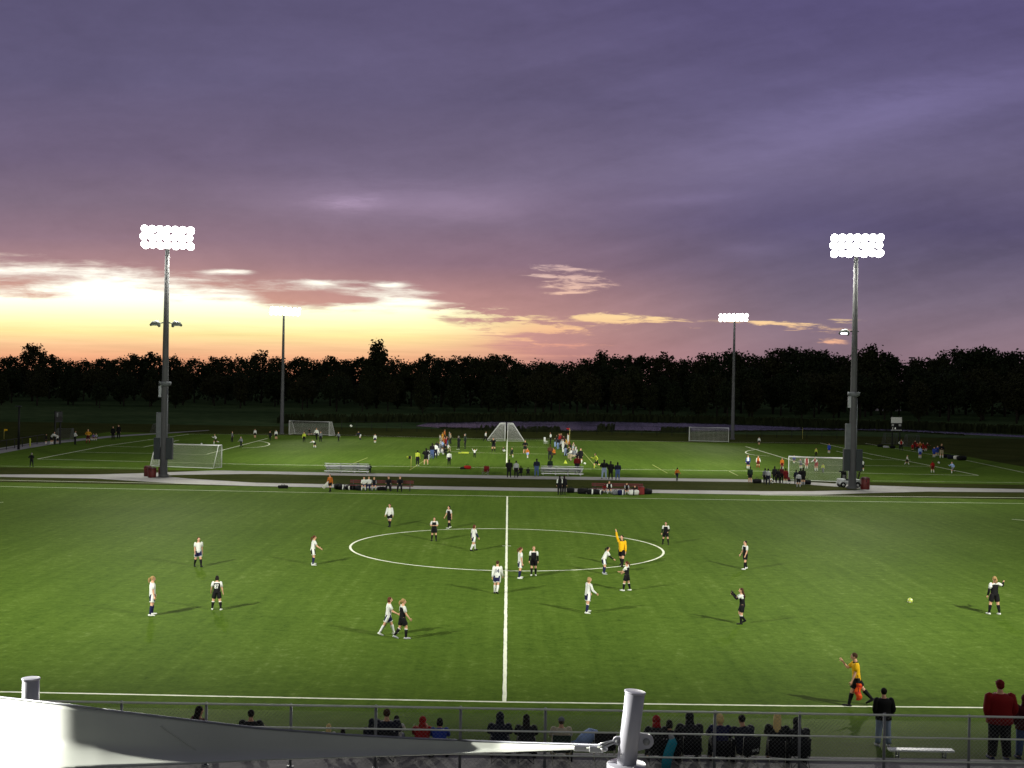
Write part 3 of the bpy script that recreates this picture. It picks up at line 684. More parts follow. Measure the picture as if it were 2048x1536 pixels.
def mast(base, top, rows, ncol, spacing, aims, label, spots, back=0, boxes=True, low=None, lean=0.0, group='floodlight masts', rw=0.30):
    """steel floodlight mast; aims: (target of the front bank, yaw)"""
    bx, by = base[0], base[1]; root = empty('floodlight_mast', (bx, by, 0)); tag(root, label, 'floodlight', group)
    b = MB(); b.tube([(0,0,0), (0,0,.25), (0,0,.26), (0,0,top*.5), (0,0,top)], [rw*1.7, rw*1.7, rw*1.25, rw, rw*.62], 14); b.build('pole', mat('pole_grey', (78, 79, 80), 0.65, 0.0, 0.10, 1.0), root)
    aim = Vector((aims[0]-bx, aims[1]-by, 0)); yaw = math.atan2(-aim.x, aim.y)
    cz, sz = math.cos(yaw), math.sin(yaw)
    def loc(x, y, z): return (x*cz-y*sz, x*sz+y*cz, z)
    wide = spacing*(ncol-1)
    for r in range(rows):
        z = top-.15-r*.74
        b = MB(); b.box(loc(0, .1, z), (wide+.7, .13, .16), rz=yaw); b.build('crossarm', DSTEEL, root, smooth=False)
        for side in ((1,) if not back else (1, -1)):
            for i in range(ncol):
                x = -wide/2+i*spacing+(0.12*((r % 2)-.5))
                if side < 0 and (i+r) % 2: continue
                f = put('floodlight', BOWL, root, loc(x, .1+side*.42, z+.08)); til = R(-24-4*r)
                f.rotation_euler = (Matrix.Rotation(yaw+(0 if side > 0 else math.pi)+R((i-(ncol-1)/2)*-5), 4, 'Z') @ Matrix.Rotation(til, 4, 'X')).to_euler()
                put('lens', LENSM, f); put('visor', VISOR, f)
    if boxes:
        b = MB(); b.tube([(0,0,top*.365), (0,0,top*.372), (0,0,top*.385)], [rw*1.15, rw*2.0, rw*2.0], 14); b.build('service_ring', BOXM, root)
        b = MB(); b.box((-.42, -.12, top*.345), (.28, .3, 1.1)); bevel(b.build('camera_box', mat('pale_box', (150,154,160), 0.5), root, smooth=False), .03)
        b = MB(); b.box((-.50, -.05, top*.19), (.5, .42, 3.4)); bevel(b.build('ballast_cabinet', BOXM, root, smooth=False), .04)
        for x in (-.62, .58):
            b = MB(); b.box((x, -.1, top*.115), (.62, .5, 2.1)); bevel(b.build('control_cabinet', mat('dark_box', (40,46,50), 0.6), root, smooth=False), .04)
        b = MB(); b.tube([(.30, -.2, .3), (.30, -.2, top*.36)], .045, 6); b.build('conduit', BOXM, root)
    if low:
        zl, sides, lit = low
        b = MB(); b.tube([(-.4, 0, zl+.12), (.4, 0, zl+.12)], .06, 8); b.build('bracket', DSTEEL, root)
        for s in sides:
            b = MB(); b.tube([(s*.35,0,zl+.12), (s*.75,-.05,zl)], .05, 8); b.build('lamp_arm', DSTEEL, root)
            b = MB(); b.tube([(s*.62,-.05,zl-.30), (s*.72,-.05,zl-.02), (s*.85,-.05,zl+.12), (s*1.25,-.05,zl+.06), (s*1.55,-.05,zl-.16)], [(.06,.1), (.16,.22), (.19,.24), (.19,.22), (.06,.10)], 10, side=(0,1,0)); h = b.build('lamp_hood', mat('lamp_hood', (120,124,122), 0.5, 0.3), root)
            b = MB(); b.box((s*1.08, -.05, zl-.12), (.62, .36, .10)); b.build('lamp_glass', LENS_LOW if lit else LENS_OFF, h, smooth=False)
    for (ax, ay, dz_, pw, size, bl) in spots:
        d = Vector((ax-bx, ay-by, 0)).normalized()
        l = spot('lamp', (bx+d.x*1.1, by+d.y*1.1, top-1.2), (ax, ay, 0), pw, size, bl, root)
        l.parent = root; l.location = (d.x*1.1, d.y*1.1, top-1.2)
    return root
PF, PB, PSAIL = LAMP_POWER['field'], LAMP_POWER['farfield'], LAMP_POWER['stand']
pL, pR = G(327, 954), G(1704, 978)
qL, qR = G(563.5, 868), G(1465, 879)
mast(pL, AT(332, 458, pL.y).z, 3, 7, .70, (-22, 60), 'tall floodlight mast with twin unlit lamps halfway up, beside the maroon bins', [(8, 60, 0, PF*.62, 80, 1.0), (-20, 88, 0, PF*.7, 120, 1.0), (-62, 84, 0, PF*1.1, 120, 1.0), (-2, 190, 0, PB, 84, 1.0), (-33, 128, 0, PF*.34, 150, 1.0)], back=1, low=(AT(330, 648, pL.y).z, (-1, 1), False))
mast(pR, AT(1708, 474, pR.y).z, 3, 7, .70, (22, 60), 'tall floodlight mast with one small lit lamp halfway up, beside the cart', [(-8, 60, 0, PF*.62, 80, 1.0), (20, 88, 0, PF*.7, 120, 1.0), (62, 84, 0, PF*1.1, 120, 1.0), (2, 190, 0, PB, 84, 1.0), (33, 128, 0, PF*.34, 150, 1.0)], back=1, low=(AT(1705, 665, pR.y).z, (-1,), True))
mast(qL, AT(565, 617, qL.y).z, 2, 7, .82, (0, 160), 'far floodlight mast behind the left goal, lost in the sunset glow', [(6, 168, 0, PB, 84, 1.0)], boxes=False, rw=.27)
mast(qR, AT(1467, 630, qR.y).z, 2, 7, .82, (0, 165), 'far floodlight mast behind the right goal against mauve cloud', [(-6, 168, 0, PB, 84, 1.0)], boxes=False, rw=.27)
nL = mast((-34.5, 22.0, 0), 24.5, 3, 7, .78, (0, 74), 'floodlight mast standing by the left end of the grandstand', [(8, 84, 0, PF*1.75, 84, 1.0), (-30, 66, 0, PF*.5, 90, 1.0)], low=(15.0, (1,), True), boxes=False)  # the lit low lamp is added, as fitting for the sail light
nR = mast((34.5, 22.0, 0), 24.5, 3, 7, .78, (0, 74), 'floodlight mast standing by the right end of the grandstand', [(-8, 84, 0, PF*1.75, 84, 1.0), (30, 66, 0, PF*.5, 90, 1.0)], boxes=False)
sail_lamp = spot('lamp', (-33.3, 21.9, 14.7), (-3.0, 10.5, 6.9), PSAIL, 34, .5, nL, soft=1.5); sail_lamp.parent = nL; sail_lamp.location = (1.2, -.1, 14.7)  # unseen lamp added at half height to brighten the shade sail
# two more masts far off behind the trees
for (u, vt) in ((1788, 716), (1824, 714.5)):
    Y = 640.0; q = AT(u, vt, Y); root = empty('floodlight_mast', (q.x, Y, 0))
    tag(root, 'unlit two-tier floodlight mast showing above the far trees, %s of the pair' % ('left' if u < 1800 else 'right'), 'floodlight', 'unlit masts behind the trees')
    b = MB(); b.tube([(0,0,0), (0,0,q.z)], [.5, .3], 8); b.build('pole', DSTEEL, root)
    for k in range(2):
        b = MB(); b.box((0, 0, q.z-.3-1.5*k), (3.2-.4*k, .5, .7)); b.build('crossarm', DSTEEL, root, smooth=False)

# ------------------------------------------------------------------ goals
WHITE = mat('white_paint', (225, 228, 225), 0.45, 0.0, 0.05)
NET = mat('net_cord', (205, 208, 200), 0.8, 0.0, 0.08)
def net_panel(b, p00, p10, p01, p11, step, r):
    p00, p10, p01, p11 = map(Vector, (p00, p10, p01, p11))
    nu = max(2, int(max((p10-p00).length, (p11-p01).length)/step)); nv = max(2, int(max((p01-p00).length, (p11-p10).length)/step))
    def P(a, c):
        return (p00*(1-a)+p10*a)*(1-c)+(p01*(1-a)+p11*a)*c
    for i in range(nu+1): b.tube([P(i/nu, 0), P(i/nu, 1)], r, 3, cap=False)
    for j in range(nv+1): b.tube([P(0, j/nv), P(1, j/nv)], r, 3, cap=False)
def goal(c, rz, w, h, dt, db, label, step=.2, r=.008, fr=.06, cat='goal', group='soccer goals', name='soccer_goal', grey=False):
    """goal mouth faces local -y; net slopes back to +y"""
    root = empty(name, (c[0], c[1], 0), rz); tag(root, label, cat, group)
    fm = WHITE if not grey else BOXM
    b = MB(); b.tube([(-w/2,0,.0), (-w/2,0,h), (w/2,0,h), (w/2,0,.0)], fr, 8)
    b.build('goal_frame', fm, root)
    b = MB()
    for s in (-1, 1):
        b.tube([(s*w/2,0,h), (s*w/2,dt,h-.03), (s*w/2,db,.04), (s*w/2,0,.04)], fr*.6, 6)
    b.tube([(-w/2,db,.04), (w/2,db,.04)], fr*.6, 6)
    b.build('back_frame', fm, root)
    b = MB(); e = .012
    net_panel(b, (-w/2,dt,h-.05), (w/2,dt,h-.05), (-w/2,db,.06), (w/2,db,.06), step, r)
    net_panel(b, (-w/2,.02,h-.04), (w/2,.02,h-.04), (-w/2,dt,h-.05), (w/2,dt,h-.05), step, r)
    for s in (-1, 1):
        net_panel(b, (s*w/2,.02,h-.05), (s*w/2,dt,h-.06), (s*w/2,.02,.06), (s*w/2,db,.06), step, r)
    o = b.build('net', NET if not grey else mat('old_net', (96, 98, 94), 0.9), root)
    return root
a, c = G(578, 868.5), G(658, 871.5); goal(((a.x+c.x)/2, (a.y+c.y)/2), math.atan2(c.y-a.y, c.x-a.x)+0.0, (c-a).length, 2.4, .9, 2.0, 'white goal on the far side of the left pitch, players in front', .22, .012)
a, c = G(1378, 882.5), G(1457, 884.5); goal(((a.x+c.x)/2, (a.y+c.y)/2), math.atan2(c.y-a.y, c.x-a.x), (c-a).length, 2.5, .9, 2.0, 'empty white goal on the far side of the right pitch', .22, .012)
a, c = G(318, 930.5), G(443, 935); goal(((a.x+c.x)/2, (a.y+c.y)/2), math.atan2(c.y-a.y, c.x-a.x)+math.pi, (c-a).length, 2.42, .8, 1.9, 'white goal seen from behind beside the left lit mast', .11, .0046)
a, c = G(1577, 958), G(1697, 962); goal(((a.x+c.x)/2, (a.y+c.y)/2), math.atan2(c.y-a.y, c.x-a.x)+math.pi, (c-a).length, 2.42, .8, 1.9, 'white goal seen from behind beside the right lit mast', .11, .0046)
q = G(1012.5, 881)
goal((q.x-.22, q.y+1.2), math.pi/2, 7.3, 2.85, .9, 3.0, 'white goal parked on the halfway line, net spread to the left', .22, .012)
goal((q.x+.22, q.y+1.2), -math.pi/2, 7.3, 2.85, .9, 2.75, 'white goal parked on the halfway line, net spread to the right', .22, .012)
q = G(324, 865); goal((q.x, q.y), 2.6, 3.4, 1.5, .4, 1.2, 'small dim practice goal behind the far left corner', .2, .010, .04, grey=True)
q = G(1826, 893); goal((q.x, q.y), 2.2, 2.4, 2.0, .5, 1.4, 'small grey goal behind the red team', .2, .012, .04, grey=True)
q = G(1803, 890); goal((q.x-.6, q.y+4), 2.3, 2.4, 1.9, .5, 1.2, 'small grey goal partly hidden by the scoreboard posts', .2, .012, .04, grey=True)
q = G(132, 881); goal((q.x, q.y), 3.0, 2.3, 1.8, .5, 1.2, 'small grey net goal by the left sideline', .14, .014, .04, grey=True)

# ------------------------------------------------------------------ street furniture of the ground
DRED = mat('maroon_plastic', (84, 26, 24), 0.55, 0.0, 0.12)
BLACKM = mat('black_plastic', (20, 21, 22), 0.6)
def bench(c, w, label, rz=0.0):
    root = empty('team_bench', c, rz); tag(root, label, 'bench', 'maroon team benches')
    b = MB()
    for k in range(3): b.box((0, -.02+.14*k-.14, .45), (w, .12, .05))
    b.build('seat', DRED, root, smooth=False)
    b = MB()
    for k in range(2): b.box((0, .26+.03*k, .70+.15*k), (w, .05, .12))
    b.build('backrest', DRED, root, smooth=False)
    n = 4
    for i in range(n):
        x = -w/2+.3+(w-.6)*i/(n-1); b = MB()
        b.tube([(x,-.2,0), (x,-.2,.42), (x,.2,.42), (x,.3,.92)], .03, 6); b.tube([(x,.22,.42), (x,.22,0)], .03, 6); b.build('leg', DSTEEL, root)
    return root
q0, q1 = G(700, 980), G(826, 983); bench(((q0.x+q1.x)/2, (q0.y+q1.y)/2, 0), (q1-q0).length, 'maroon bench of the team left of the halfway line')
q0, q1 = G(1184, 987), G(1286, 988); bench(((q0.x+q1.x)/2, (q0.y+q1.y)/2, 0), (q1-q0).length, 'maroon bench of the team right of the halfway line')
def bin_(u, v, h, w, label, square=False):
    q = G(u, v); root = empty('trash_bin', q); tag(root, label, 'trash bin', 'maroon trash bins')
    b = MB(); b.tube([(0,0,0), (0,0,.06), (0,0,h*.8), (0,0,h*.82)], [w*.44, w*.48, w*.5, w*.46], 8 if square else 14); b.build('bin_body', DRED, root)
    b = MB(); b.tube([(0,0,h*.82), (0,0,h*.86), (0,0,h*.97), (0,0,h)], [w*.52, w*.52, w*.40, w*.2], 8 if square else 14); b.build('lid', mat('maroon_dark', (58, 20, 20), 0.5), root)
    b = MB(); b.tube([(0,-w*.47,h*.60), (0,-w*.47,h*.75)], .05, 6); b.build('handle', BLACKM, root)
bin_(295, 952.5, 1.05, .72, 'maroon bin left of the left mast, rear one of two'); bin_(304, 955, 1.0, .82, 'maroon bin left of the left mast, front one of two')
bin_(1730, 978.5, 1.2, .95, 'broad maroon bin right of the right mast', True)
bin_(321, 952, .9, .45, 'slim dark bin against the left mast foot')
def planter(u, v, h):
    q = G(u, v); root = empty('ornamental_grass', q); tag(root, 'thin dark shrub stalks beside the cart', 'plant')
    b = MB(); r = random.Random(4)
    for i in range(26):
        a = r.uniform(0, 6.28); l = r.uniform(.6, 1)*h; e = (math.cos(a)*l*.28, math.sin(a)*l*.28, l)
        b.tube([(math.cos(a)*.1, math.sin(a)*.1, 0), (e[0]*.5, e[1]*.5, l*.6), e], [.02, .015, .006], 4)
        for k in range(3):
            z = r.uniform(.5, 1); b.ball((e[0]*z, e[1]*z, l*z), (.05, .05, .09), 6, 4)
    b.build('stalks', mat('dry_stalk', (40, 46, 24), 0.9), root)
planter(1712, 973, 2.0)
def bleacher(c, w, rows, label):
    root = empty('bleacher', c); tag(root, label, 'bleacher', 'small aluminium bleachers')
    for k in range(rows):   # rows climb towards the near side
        z = .42+.20*k*1.0; y = .95-.55*k
        b = MB(); b.box((0, y, z), (w, .26, .05)); b.build('seat_plank', ALU, root, smooth=False)
        if k:
            b = MB(); b.box((0, y+.3, z-.26), (w, .22, .04)); b.build('foot_plank', ALU, root, smooth=False)
    b = MB(); b.box((0, .95-.55*(rows-1)-.17, .42+.2*(rows-1)-.22), (w, .03, .12)); b.box((0, .95-.55*(rows-1)-.17, .26), (w, .03, .10)); b.build('back_rail', ALU, root, smooth=False)
    for i in range(4):
        x = -w/2+.25+(w-.5)*i/3; b = MB(); yb = .95-.55*(rows-1)
        b.tube([(x,1.0,.05), (x,yb,.05)], .03, 6); b.tube([(x,.95,.4), (x,yb,.42+.2*(rows-1)-.03)], .03, 6)
        b.tube([(x,.95,0), (x,.95,.4)], .03, 6); b.tube([(x,yb,0), (x,yb,.42+.2*(rows-1)-.03)], .03, 6); b.tube([(x,.95,.05), (x,yb,.8)], .02, 6); b.build('support_frame', STEEL, root)
    return root
q0, q1 = G(648, 947), G(735, 949.5); bleacher(((q0.x+q1.x)/2, q0.y+1.2, 0), (q1-q0).length, 4, 'aluminium bleacher left of the halfway line with one person on it')
q0, q1 = G(1082, 952), G(1167, 953.5); bleacher(((q0.x+q1.x)/2, q0.y+1.2, 0), (q1-q0).length, 4, 'aluminium bleacher with two people standing at it')
# scoreboard
def scoreboard(foot, w, top, pan, label, dim=False, digits=True):
    root = empty('scoreboard', (foot.x, foot.y, 0)); tag(root, label, 'scoreboard', 'scoreboards')
    for s in (-1, 1):
        b = MB(); b.box((s*w*.36, .12, top/2), (.16, .16, top)); b.build('post', BLACKM, root, smooth=False)
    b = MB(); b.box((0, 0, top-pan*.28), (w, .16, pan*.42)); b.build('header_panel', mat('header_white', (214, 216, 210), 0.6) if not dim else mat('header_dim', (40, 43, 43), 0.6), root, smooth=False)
    b = MB(); b.box((0, 0, top-pan*.76), (w, .16, pan*.5)); b.build('score_panel', mat('score_black', (14, 15, 16), 0.6), root, smooth=False)
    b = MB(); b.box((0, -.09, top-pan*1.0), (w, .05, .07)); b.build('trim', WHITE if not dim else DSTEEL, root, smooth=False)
    if digits:
        for (x, z, ww) in ((-w*.36, .63, .34), (w*.32, .63, .38)):
            b = MB(); b.box((x, -.095, top-pan*z), (ww, .03, pan*.16)); b.build('team_plate', mat('plate_white', (170, 172, 168), 0.6), root, smooth=False)
        b = MB(); b.box((-w*.12, -.095, top-pan*.87), (.14, .03, pan*.12)); b.box((-w*.36, -.095, top-pan*.87), (.03, .03, pan*.16)); b.build('digit', mat('digit_lit', (210, 210, 200), emit=.5), root, smooth=False)
    return root
q = G(1792, 896); scoreboard(q, 1.75, AT(1790, 832.5, q.y).z, 2.3, 'scoreboard on two black posts at the right sideline')
q = G(116, 889); root = scoreboard(q, 1.3, AT(110, 822, q.y).z, 1.5, 'dim scoreboard at the left sideline seen edge-on', True, False); root.rotation_euler = (0, 0, R(62))
b = MB(); b.box((-.5, -.3, AT(103, 829, q.y).z), (.1, .2, .6)); b.build('side_plate', STEEL, root, smooth=False)
q = G(37, 899); root = empty('light_post', q); tag(root, 'thin black post by the left path', 'post'); b = MB(); b.tube([(0,0,0), (0,0,5.6)], [.17, .11], 8); b.build('pole', BLACKM, root); b = MB(); b.box((-.1,0,5.6), (.7, .3, .12)); b.build('lamp_head', DSTEEL, root, smooth=False)
def bag(u, v, w, h, colr, label, stripe=None, group='team bags'):
    q = G(u, v); root = empty('sports_bag', q, rnd.uniform(-.5, .5)); tag(root, label, 'bag', group)
    b = MB(); b.tube([(-w/2,0,h*.45), (-w/2+.05,0,h*.47), (0,0,h*.5), (w/2-.05,0,h*.47), (w/2,0,h*.45)], [(h*.2,h*.2), (h*.46,h*.44), (h*.5,h*.48), (h*.46,h*.44), (h*.2,h*.2)], 10, side=(0,1,0)); b.build('bag_body', cm(colr), root)
    if stripe:
        b = MB(); b.tube([(w*.12,0,h*.5), (w*.30,0,h*.49)], [(h*.515,h*.495), (h*.50,h*.48)], 10, side=(0,1,0)); b.build('end_panel', cm(stripe), root)
    b = MB(); b.tube([(-w*.2,0,h*.9), (-w*.1,0,h*1.22), (w*.1,0,h*1.22), (w*.2,0,h*.9)], .02, 5); b.build('strap', cm('black'), root)
bl = [(566, 977, .9, .32, 'black', None, 'lone black bag on the path edge left of the linesman'), (676, 979, .7, .55, 'black', None, 'black bag at the left end of the left team row'), (683, 980, .55, .5, 'black', 'white', 'black and white bag second in the left team row'), (690, 979.5, .5, .4, 'white', None, 'small white bag third in the left team row'),
      (697, 980, .6, .45, 'black', 'white', 'black bag with white end fourth in the left team row'), (705, 980, .8, .55, 'black', None, 'large black bag fifth in the left team row'), (717, 981, .6, .5, 'dark', None, 'dark bag at the feet of the first seated player'), (763, 981, .8, .35, 'black', None, 'flat black bag under the left bench gap'),
      (1141, 986, .7, .5, 'dark', None, 'dark bag beside the two standing players'), (1165, 988, .9, .55, 'black', None, 'large black bag at the left end of the right team row'), (1173, 988, .5, .5, 'offwhite', 'black', 'pale bag beside the large black bag'), (1181, 989, .7, .5, 'black', 'white', 'black bag with white end left of the right bench'),
      (1190, 989, .7, .5, 'black', None, 'black bag under the left end of the right bench'), (1199, 989, .6, .42, 'dark', 'white', 'dark bag with white panel under the right bench'), (1231, 990, .6, .4, 'grey', None, 'grey bag between the seated players'), (1242, 990.5, .6, .5, 'navy', 'white', 'navy bag right of the grey bag'),
      (1264, 990.5, .6, .5, 'white', 'black', 'white bag right of the second seated player'), (1272, 990.5, .5, .5, 'offwhite', None, 'pale bag beside the red cooler'), (1295, 989, .8, .55, 'black', None, 'round black bag right of the red cooler'),
      (1760, 894, .9, .5, 'black', None, 'black bag on the right sideline nearest the mast'), (1772, 896, .9, .4, 'lgrey', None, 'grey folded bag on the right sideline'), (1785, 897, .9, .5, 'black', None, 'black bag below the scoreboard'),
      (1893, 916, 1.2, .6, 'black', None, 'black bag beside the man in khaki shorts'), (1903, 918, 1.2, .6, 'dnavy', None, 'navy bag in the middle of the blue team pile'), (1913, 919, .8, .6, 'offwhite', None, 'pale bag in the blue team pile'), (1923, 921, 1.4, .7, 'black', None, 'big black bag at the end of the blue team pile'),
      (1514, 967, .9, .5, 'black', None, 'dark bag on the grass left of the grey shirted pair'), (1613, 969, .9, .5, 'black', None, 'dark bag at the right end of the crowd behind the goal'), (935, 938.5, .8, .45, 'red', None, 'red bag on the touchline of the cross pitch'), (926, 938.5, .7, .25, 'dark', None, 'flat dark bag left of the red bag')]
for u, v, w, h, c_, s_, l_ in bl: bag(u, v, w, h, c_, l_, s_)
q = G(1282, 989); root = empty('cooler', q); tag(root, 'red cooler box at the right end of the right bench', 'cooler')
b = MB(); b.box((0,0,.30), (.55,.45,.6)); bevel(b.build('cooler_body', mat('cooler_red', (120, 24, 20), 0.5), root, smooth=False), .03)
b = MB(); b.box((0,0,.64), (.58,.48,.08)); bevel(b.build('lid', mat('cooler_lid', (96, 20, 18), 0.5), root, smooth=False), .02)
b = MB(); b.tube([(-.29,0,.4), (-.33,0,.52), (-.29,0,.6)], .015, 5); b.build('handle', BLACKM, root)

# camp chairs
def camp_chair(p, rz, back, label, frame=None, hb=.98, s=1.0, word=None):
    root = empty('camp_chair', p, rz); tag(root, label, 'chair', 'folding camp chairs'); fr = frame or DSTEEL; root.scale = (s, s, s)
    b = MB()   # sitter faces +y
    for x in (-.30, .30):
        b.tube([(x,.26,0), (x,-.22,.46)], .011, 6); b.tube([(x,-.24,0), (x,.24,.44)], .011, 6); b.tube([(x,-.22,.40), (x*1.05,-.30,hb)], .012, 6); b.tube([(x,.24,0), (x,.24,.62)], .011, 6)
    b.tube([(-.30,-.25,0), (.30,.24,.40)], .010, 6); b.tube([(.30,-.25,0), (-.30,.24,.40)], .010, 6); b.tube([(-.3,-.26,.44), (.3,-.24,.0)], .009, 6)
    b.build('chair_frame', fr, root)
    b = MB(); b.tube([(0,-.24,.42), (0,-.08,.385), (0,.10,.39), (0,.26,.43)], [(.30,.012), (.29,.012), (.29,.012), (.30,.012)], 8); b.build('seat', cm(back), root)
    b = MB(); n = 6; vs = []
    for i in range(n+1):
        x = -.31+.62*i/n; sag = -.05*math.cos((x/.31)*math.pi/2)
        vs += [(x, -.22+sag, .44), (x*1.03, -.30+sag, hb-.01), (x*1.03, -.32+sag, hb-.01), (x, -.24+sag, .44)]
    for i in range(n):
        o = 4*i; b.add(vs[o:o+8], [(0,1,5,4), (2,3,7,6), (1,2,6,5), (3,0,4,7)])
    b.build('backrest', cm(back), root)
    for x in (-.32, .32):
        b = MB(); b.box((x, -.02, .635), (.07, .52, .02)); b.build('armrest', cm('black'), root, smooth=False)
        b = MB(); b.ball((x*.95, -.305, hb), .022, 8, 6); b.build('frame_cap', mat('cap_white', (190,190,186), 0.4), root)
    if word:
        tm = text_mesh(word, .15)
        for v in tm.vertices: v.co = (v.co.x+.10, -.352+.0, v.co.y+.60)
        tm.materials.append(cm('white')); put('back_lettering', tm, root)
    return root
q = G(971, 951); camp_chair(q, R(160), 'dred', 'empty dark red camp chair on the turf left of the halfway line', frame=STEEL)

# ------------------------------------------------------------------ utility cart
q = G(1697, 974.5); root = empty('utility_cart', q, R(4)); tag(root, 'small pale utility cart half hidden by the right mast', 'cart')
PALE = mat('cart_body', (176, 180, 182), 0.4, 0.0, 0.06)
b = MB(); b.box((0,0,.48), (2.0,1.0,.30)); b.box((.72,0,.70), (.62,1.0,.22)); b.box((-.75,0,.72), (.60,1.0,.25)); bevel(b.build('cart_body', PALE, root, smooth=False), .05)
b = MB(); b.box((-.15,0,.76), (.5,.9,.14)); b.box((-.42,0,1.0), (.12,.9,.42)); bevel(b.build('seat', BLACKM, root, smooth=False), .04)
b = MB(); b.tube([(.45,-.22,.75), (.28,-.22,1.08)], .02, 6)
for i in range(14):
    a0, a1 = 2*math.pi*i/14, 2*math.pi*(i+1)/14
    b.tube([(.27+.03*math.sin(a0), -.22+.17*math.cos(a0), 1.09+.15*math.sin(a0)), (.27+.03*math.sin(a1), -.22+.17*math.cos(a1), 1.09+.15*math.sin(a1))], .015, 5, cap=False)
b.build('steering_wheel', BLACKM, root)
for x in (-.72, .74):
    for y in (-.5, .5):
        b = MB(); b.tube([(x,y-.09,.27), (x,y-.06,.27), (x,y+.06,.27), (x,y+.09,.27)], [.22,.27,.27,.22], 16, side=(1,0,0)); w_ = b.build('wheel', mat('tyre', (22,22,23), 0.85), root)
        b = MB(); b.tube([(x,y-.10,.27), (x,y+.10,.27)], .13, 12, side=(1,0,0)); b.build('rim', ALU, w_)
        b = MB()
        for i in range(6):
            a0, a1 = math.pi*i/6, math.pi*(i+1)/6
            b.box((x+.34*math.cos((a0+a1)/2), y, .30+.34*math.sin((a0+a1)/2)), (.03,.26,.19), M3=Matrix.Rotation(-((a0+a1)/2), 3, 'Y'))
        b.build('fender', PALE, root)
for y in (-.35, .35):
    b = MB(); b.ball((1.03,y,.68), (.04,.09,.07), 8, 6); b.build('headlight', mat('headlight_glass', (200,205,205), 0.2), root)

# flags, balls
def corner_flag(u, vf, vt, colr, label, side=-1, col2=None):
    q = G(u, vf); h = (vf-vt)*q.y/F; root = empty('corner_flag', q); tag(root, label, 'flag')
    b = MB(); b.tube([(0,0,0), (0,0,h)], .028, 6); b.build('pole', mat('flag_pole', (190,180,90), 0.5), root)
    b = MB(); n = 5; vs = []
    for i in range(n+1):
        x = side*.5*i/n; y = .05*math.sin(i*1.3); vs += [(x,y-.006,h-.02), (x,y-.006,h-.34+.02*i), (x,y+.006,h-.34+.02*i), (x,y+.006,h-.02)]
    for i in range(n):
        o = 4*i; b.add(vs[o:o+8], [(0,1,5,4), (2,3,7,6), (1,2,6,5), (3,0,4,7)], 1 if (col2 and i > 2) else 0)
    b.build('flag_cloth', [cm(colr), cm(col2 or colr)], root)
corner_flag(822, 940, 912, 'dark', 'dark corner flag on a thin pole in front of the crowd', -1, 'lemon')
corner_flag(1139, 890, 856, 'red', 'red corner flag raised above the right hand crowd', -1)
corner_flag(1605, 878, 855, 'dark', 'thin corner pole by the far right touchline', -1)
corner_flag(8, 878, 858, 'yellow', 'small yellow flag pole at the far left pitch', 1)
def ball(p, label, colr='lemon', r=.11):
    b = MB(); b.ball((0,0,0), r, 16, 12, 0)
    for i in range(len(b.m)):
        f = b.f[i]; c = np.mean([b.v[j] for j in f], axis=0)
        for d in ((0,0,1),(.89,0,.45),(-.72,.53,.45),(.28,.85,.45),(.28,-.85,.45),(-.72,-.53,.45)):
            if abs(np.dot(c/r, d)) > .93: b.m[i] = 1
    o = b.build('soccer_ball', [cm(colr), cm('white' if colr != 'white' else 'black')]); o.location = p; tag(o, label, 'ball', 'soccer balls'); return o
q = G(1820, 1206); ball(q+Vector((0,0,.115)), 'bright yellow-green match ball lying right of the centre circle', 'lemon', .125)
q = G(1877.5, 927); ball(q+Vector((0,0,.12)), 'white ball by the right touchline near the blue player', 'white', .15)
ball(AT(702, 852, 205), 'white ball in the air right of the left far goal', 'white', .2)
q = G(403, 890); ball(q+Vector((0,0,.15)), 'small ball on the left far pitch', 'lgrey', .15)
q = G(1169.5, 929); ball(q+Vector((0,0,.12)), 'white ball lying right of the crowd by the yellow line', 'white', .15)
q = G(1131, 927); root = empty('training_cone', q); tag(root, 'small pale cone on the turf before the crowd', 'cone'); b = MB(); b.tube([(0,0,0), (0,0,.03), (0,0,.4)], [.28, .22, .05], 12); b.build('cone_body', cm('lemon'), root)
q = G(1487, 1213)
# plastic chair and table on the cross pitch
q = G(1092, 888); root = empty('plastic_chair', q, R(-60)); tag(root, 'white plastic chair on the far turf beside the crowd', 'chair')
b = MB(); b.box((0,0,.45), (.5,.5,.05)); b.build('seat', WHITE, root, smooth=False)
b = MB(); b.box((0,-.26,.78), (.5,.05,.62)); b.build('backrest', WHITE, root, smooth=False)
for x in (-.22,.22):
    for y in (-.22,.22):
        b = MB(); b.tube([(x,y,0), (x*.95,y*.95,.45)], .03, 6); b.build('leg', WHITE, root)
q = G(930, 907); root = empty('agility_board', q); tag(root, 'low yellow-white board lying on the turf right of the crowd', 'board'); b = MB(); b.box((0,0,.12), (1.0,.25,.2)); b.box((-.75,0,.08), (.3,.2,.15)); b.build('board', cm('lemon'), root, smooth=False)

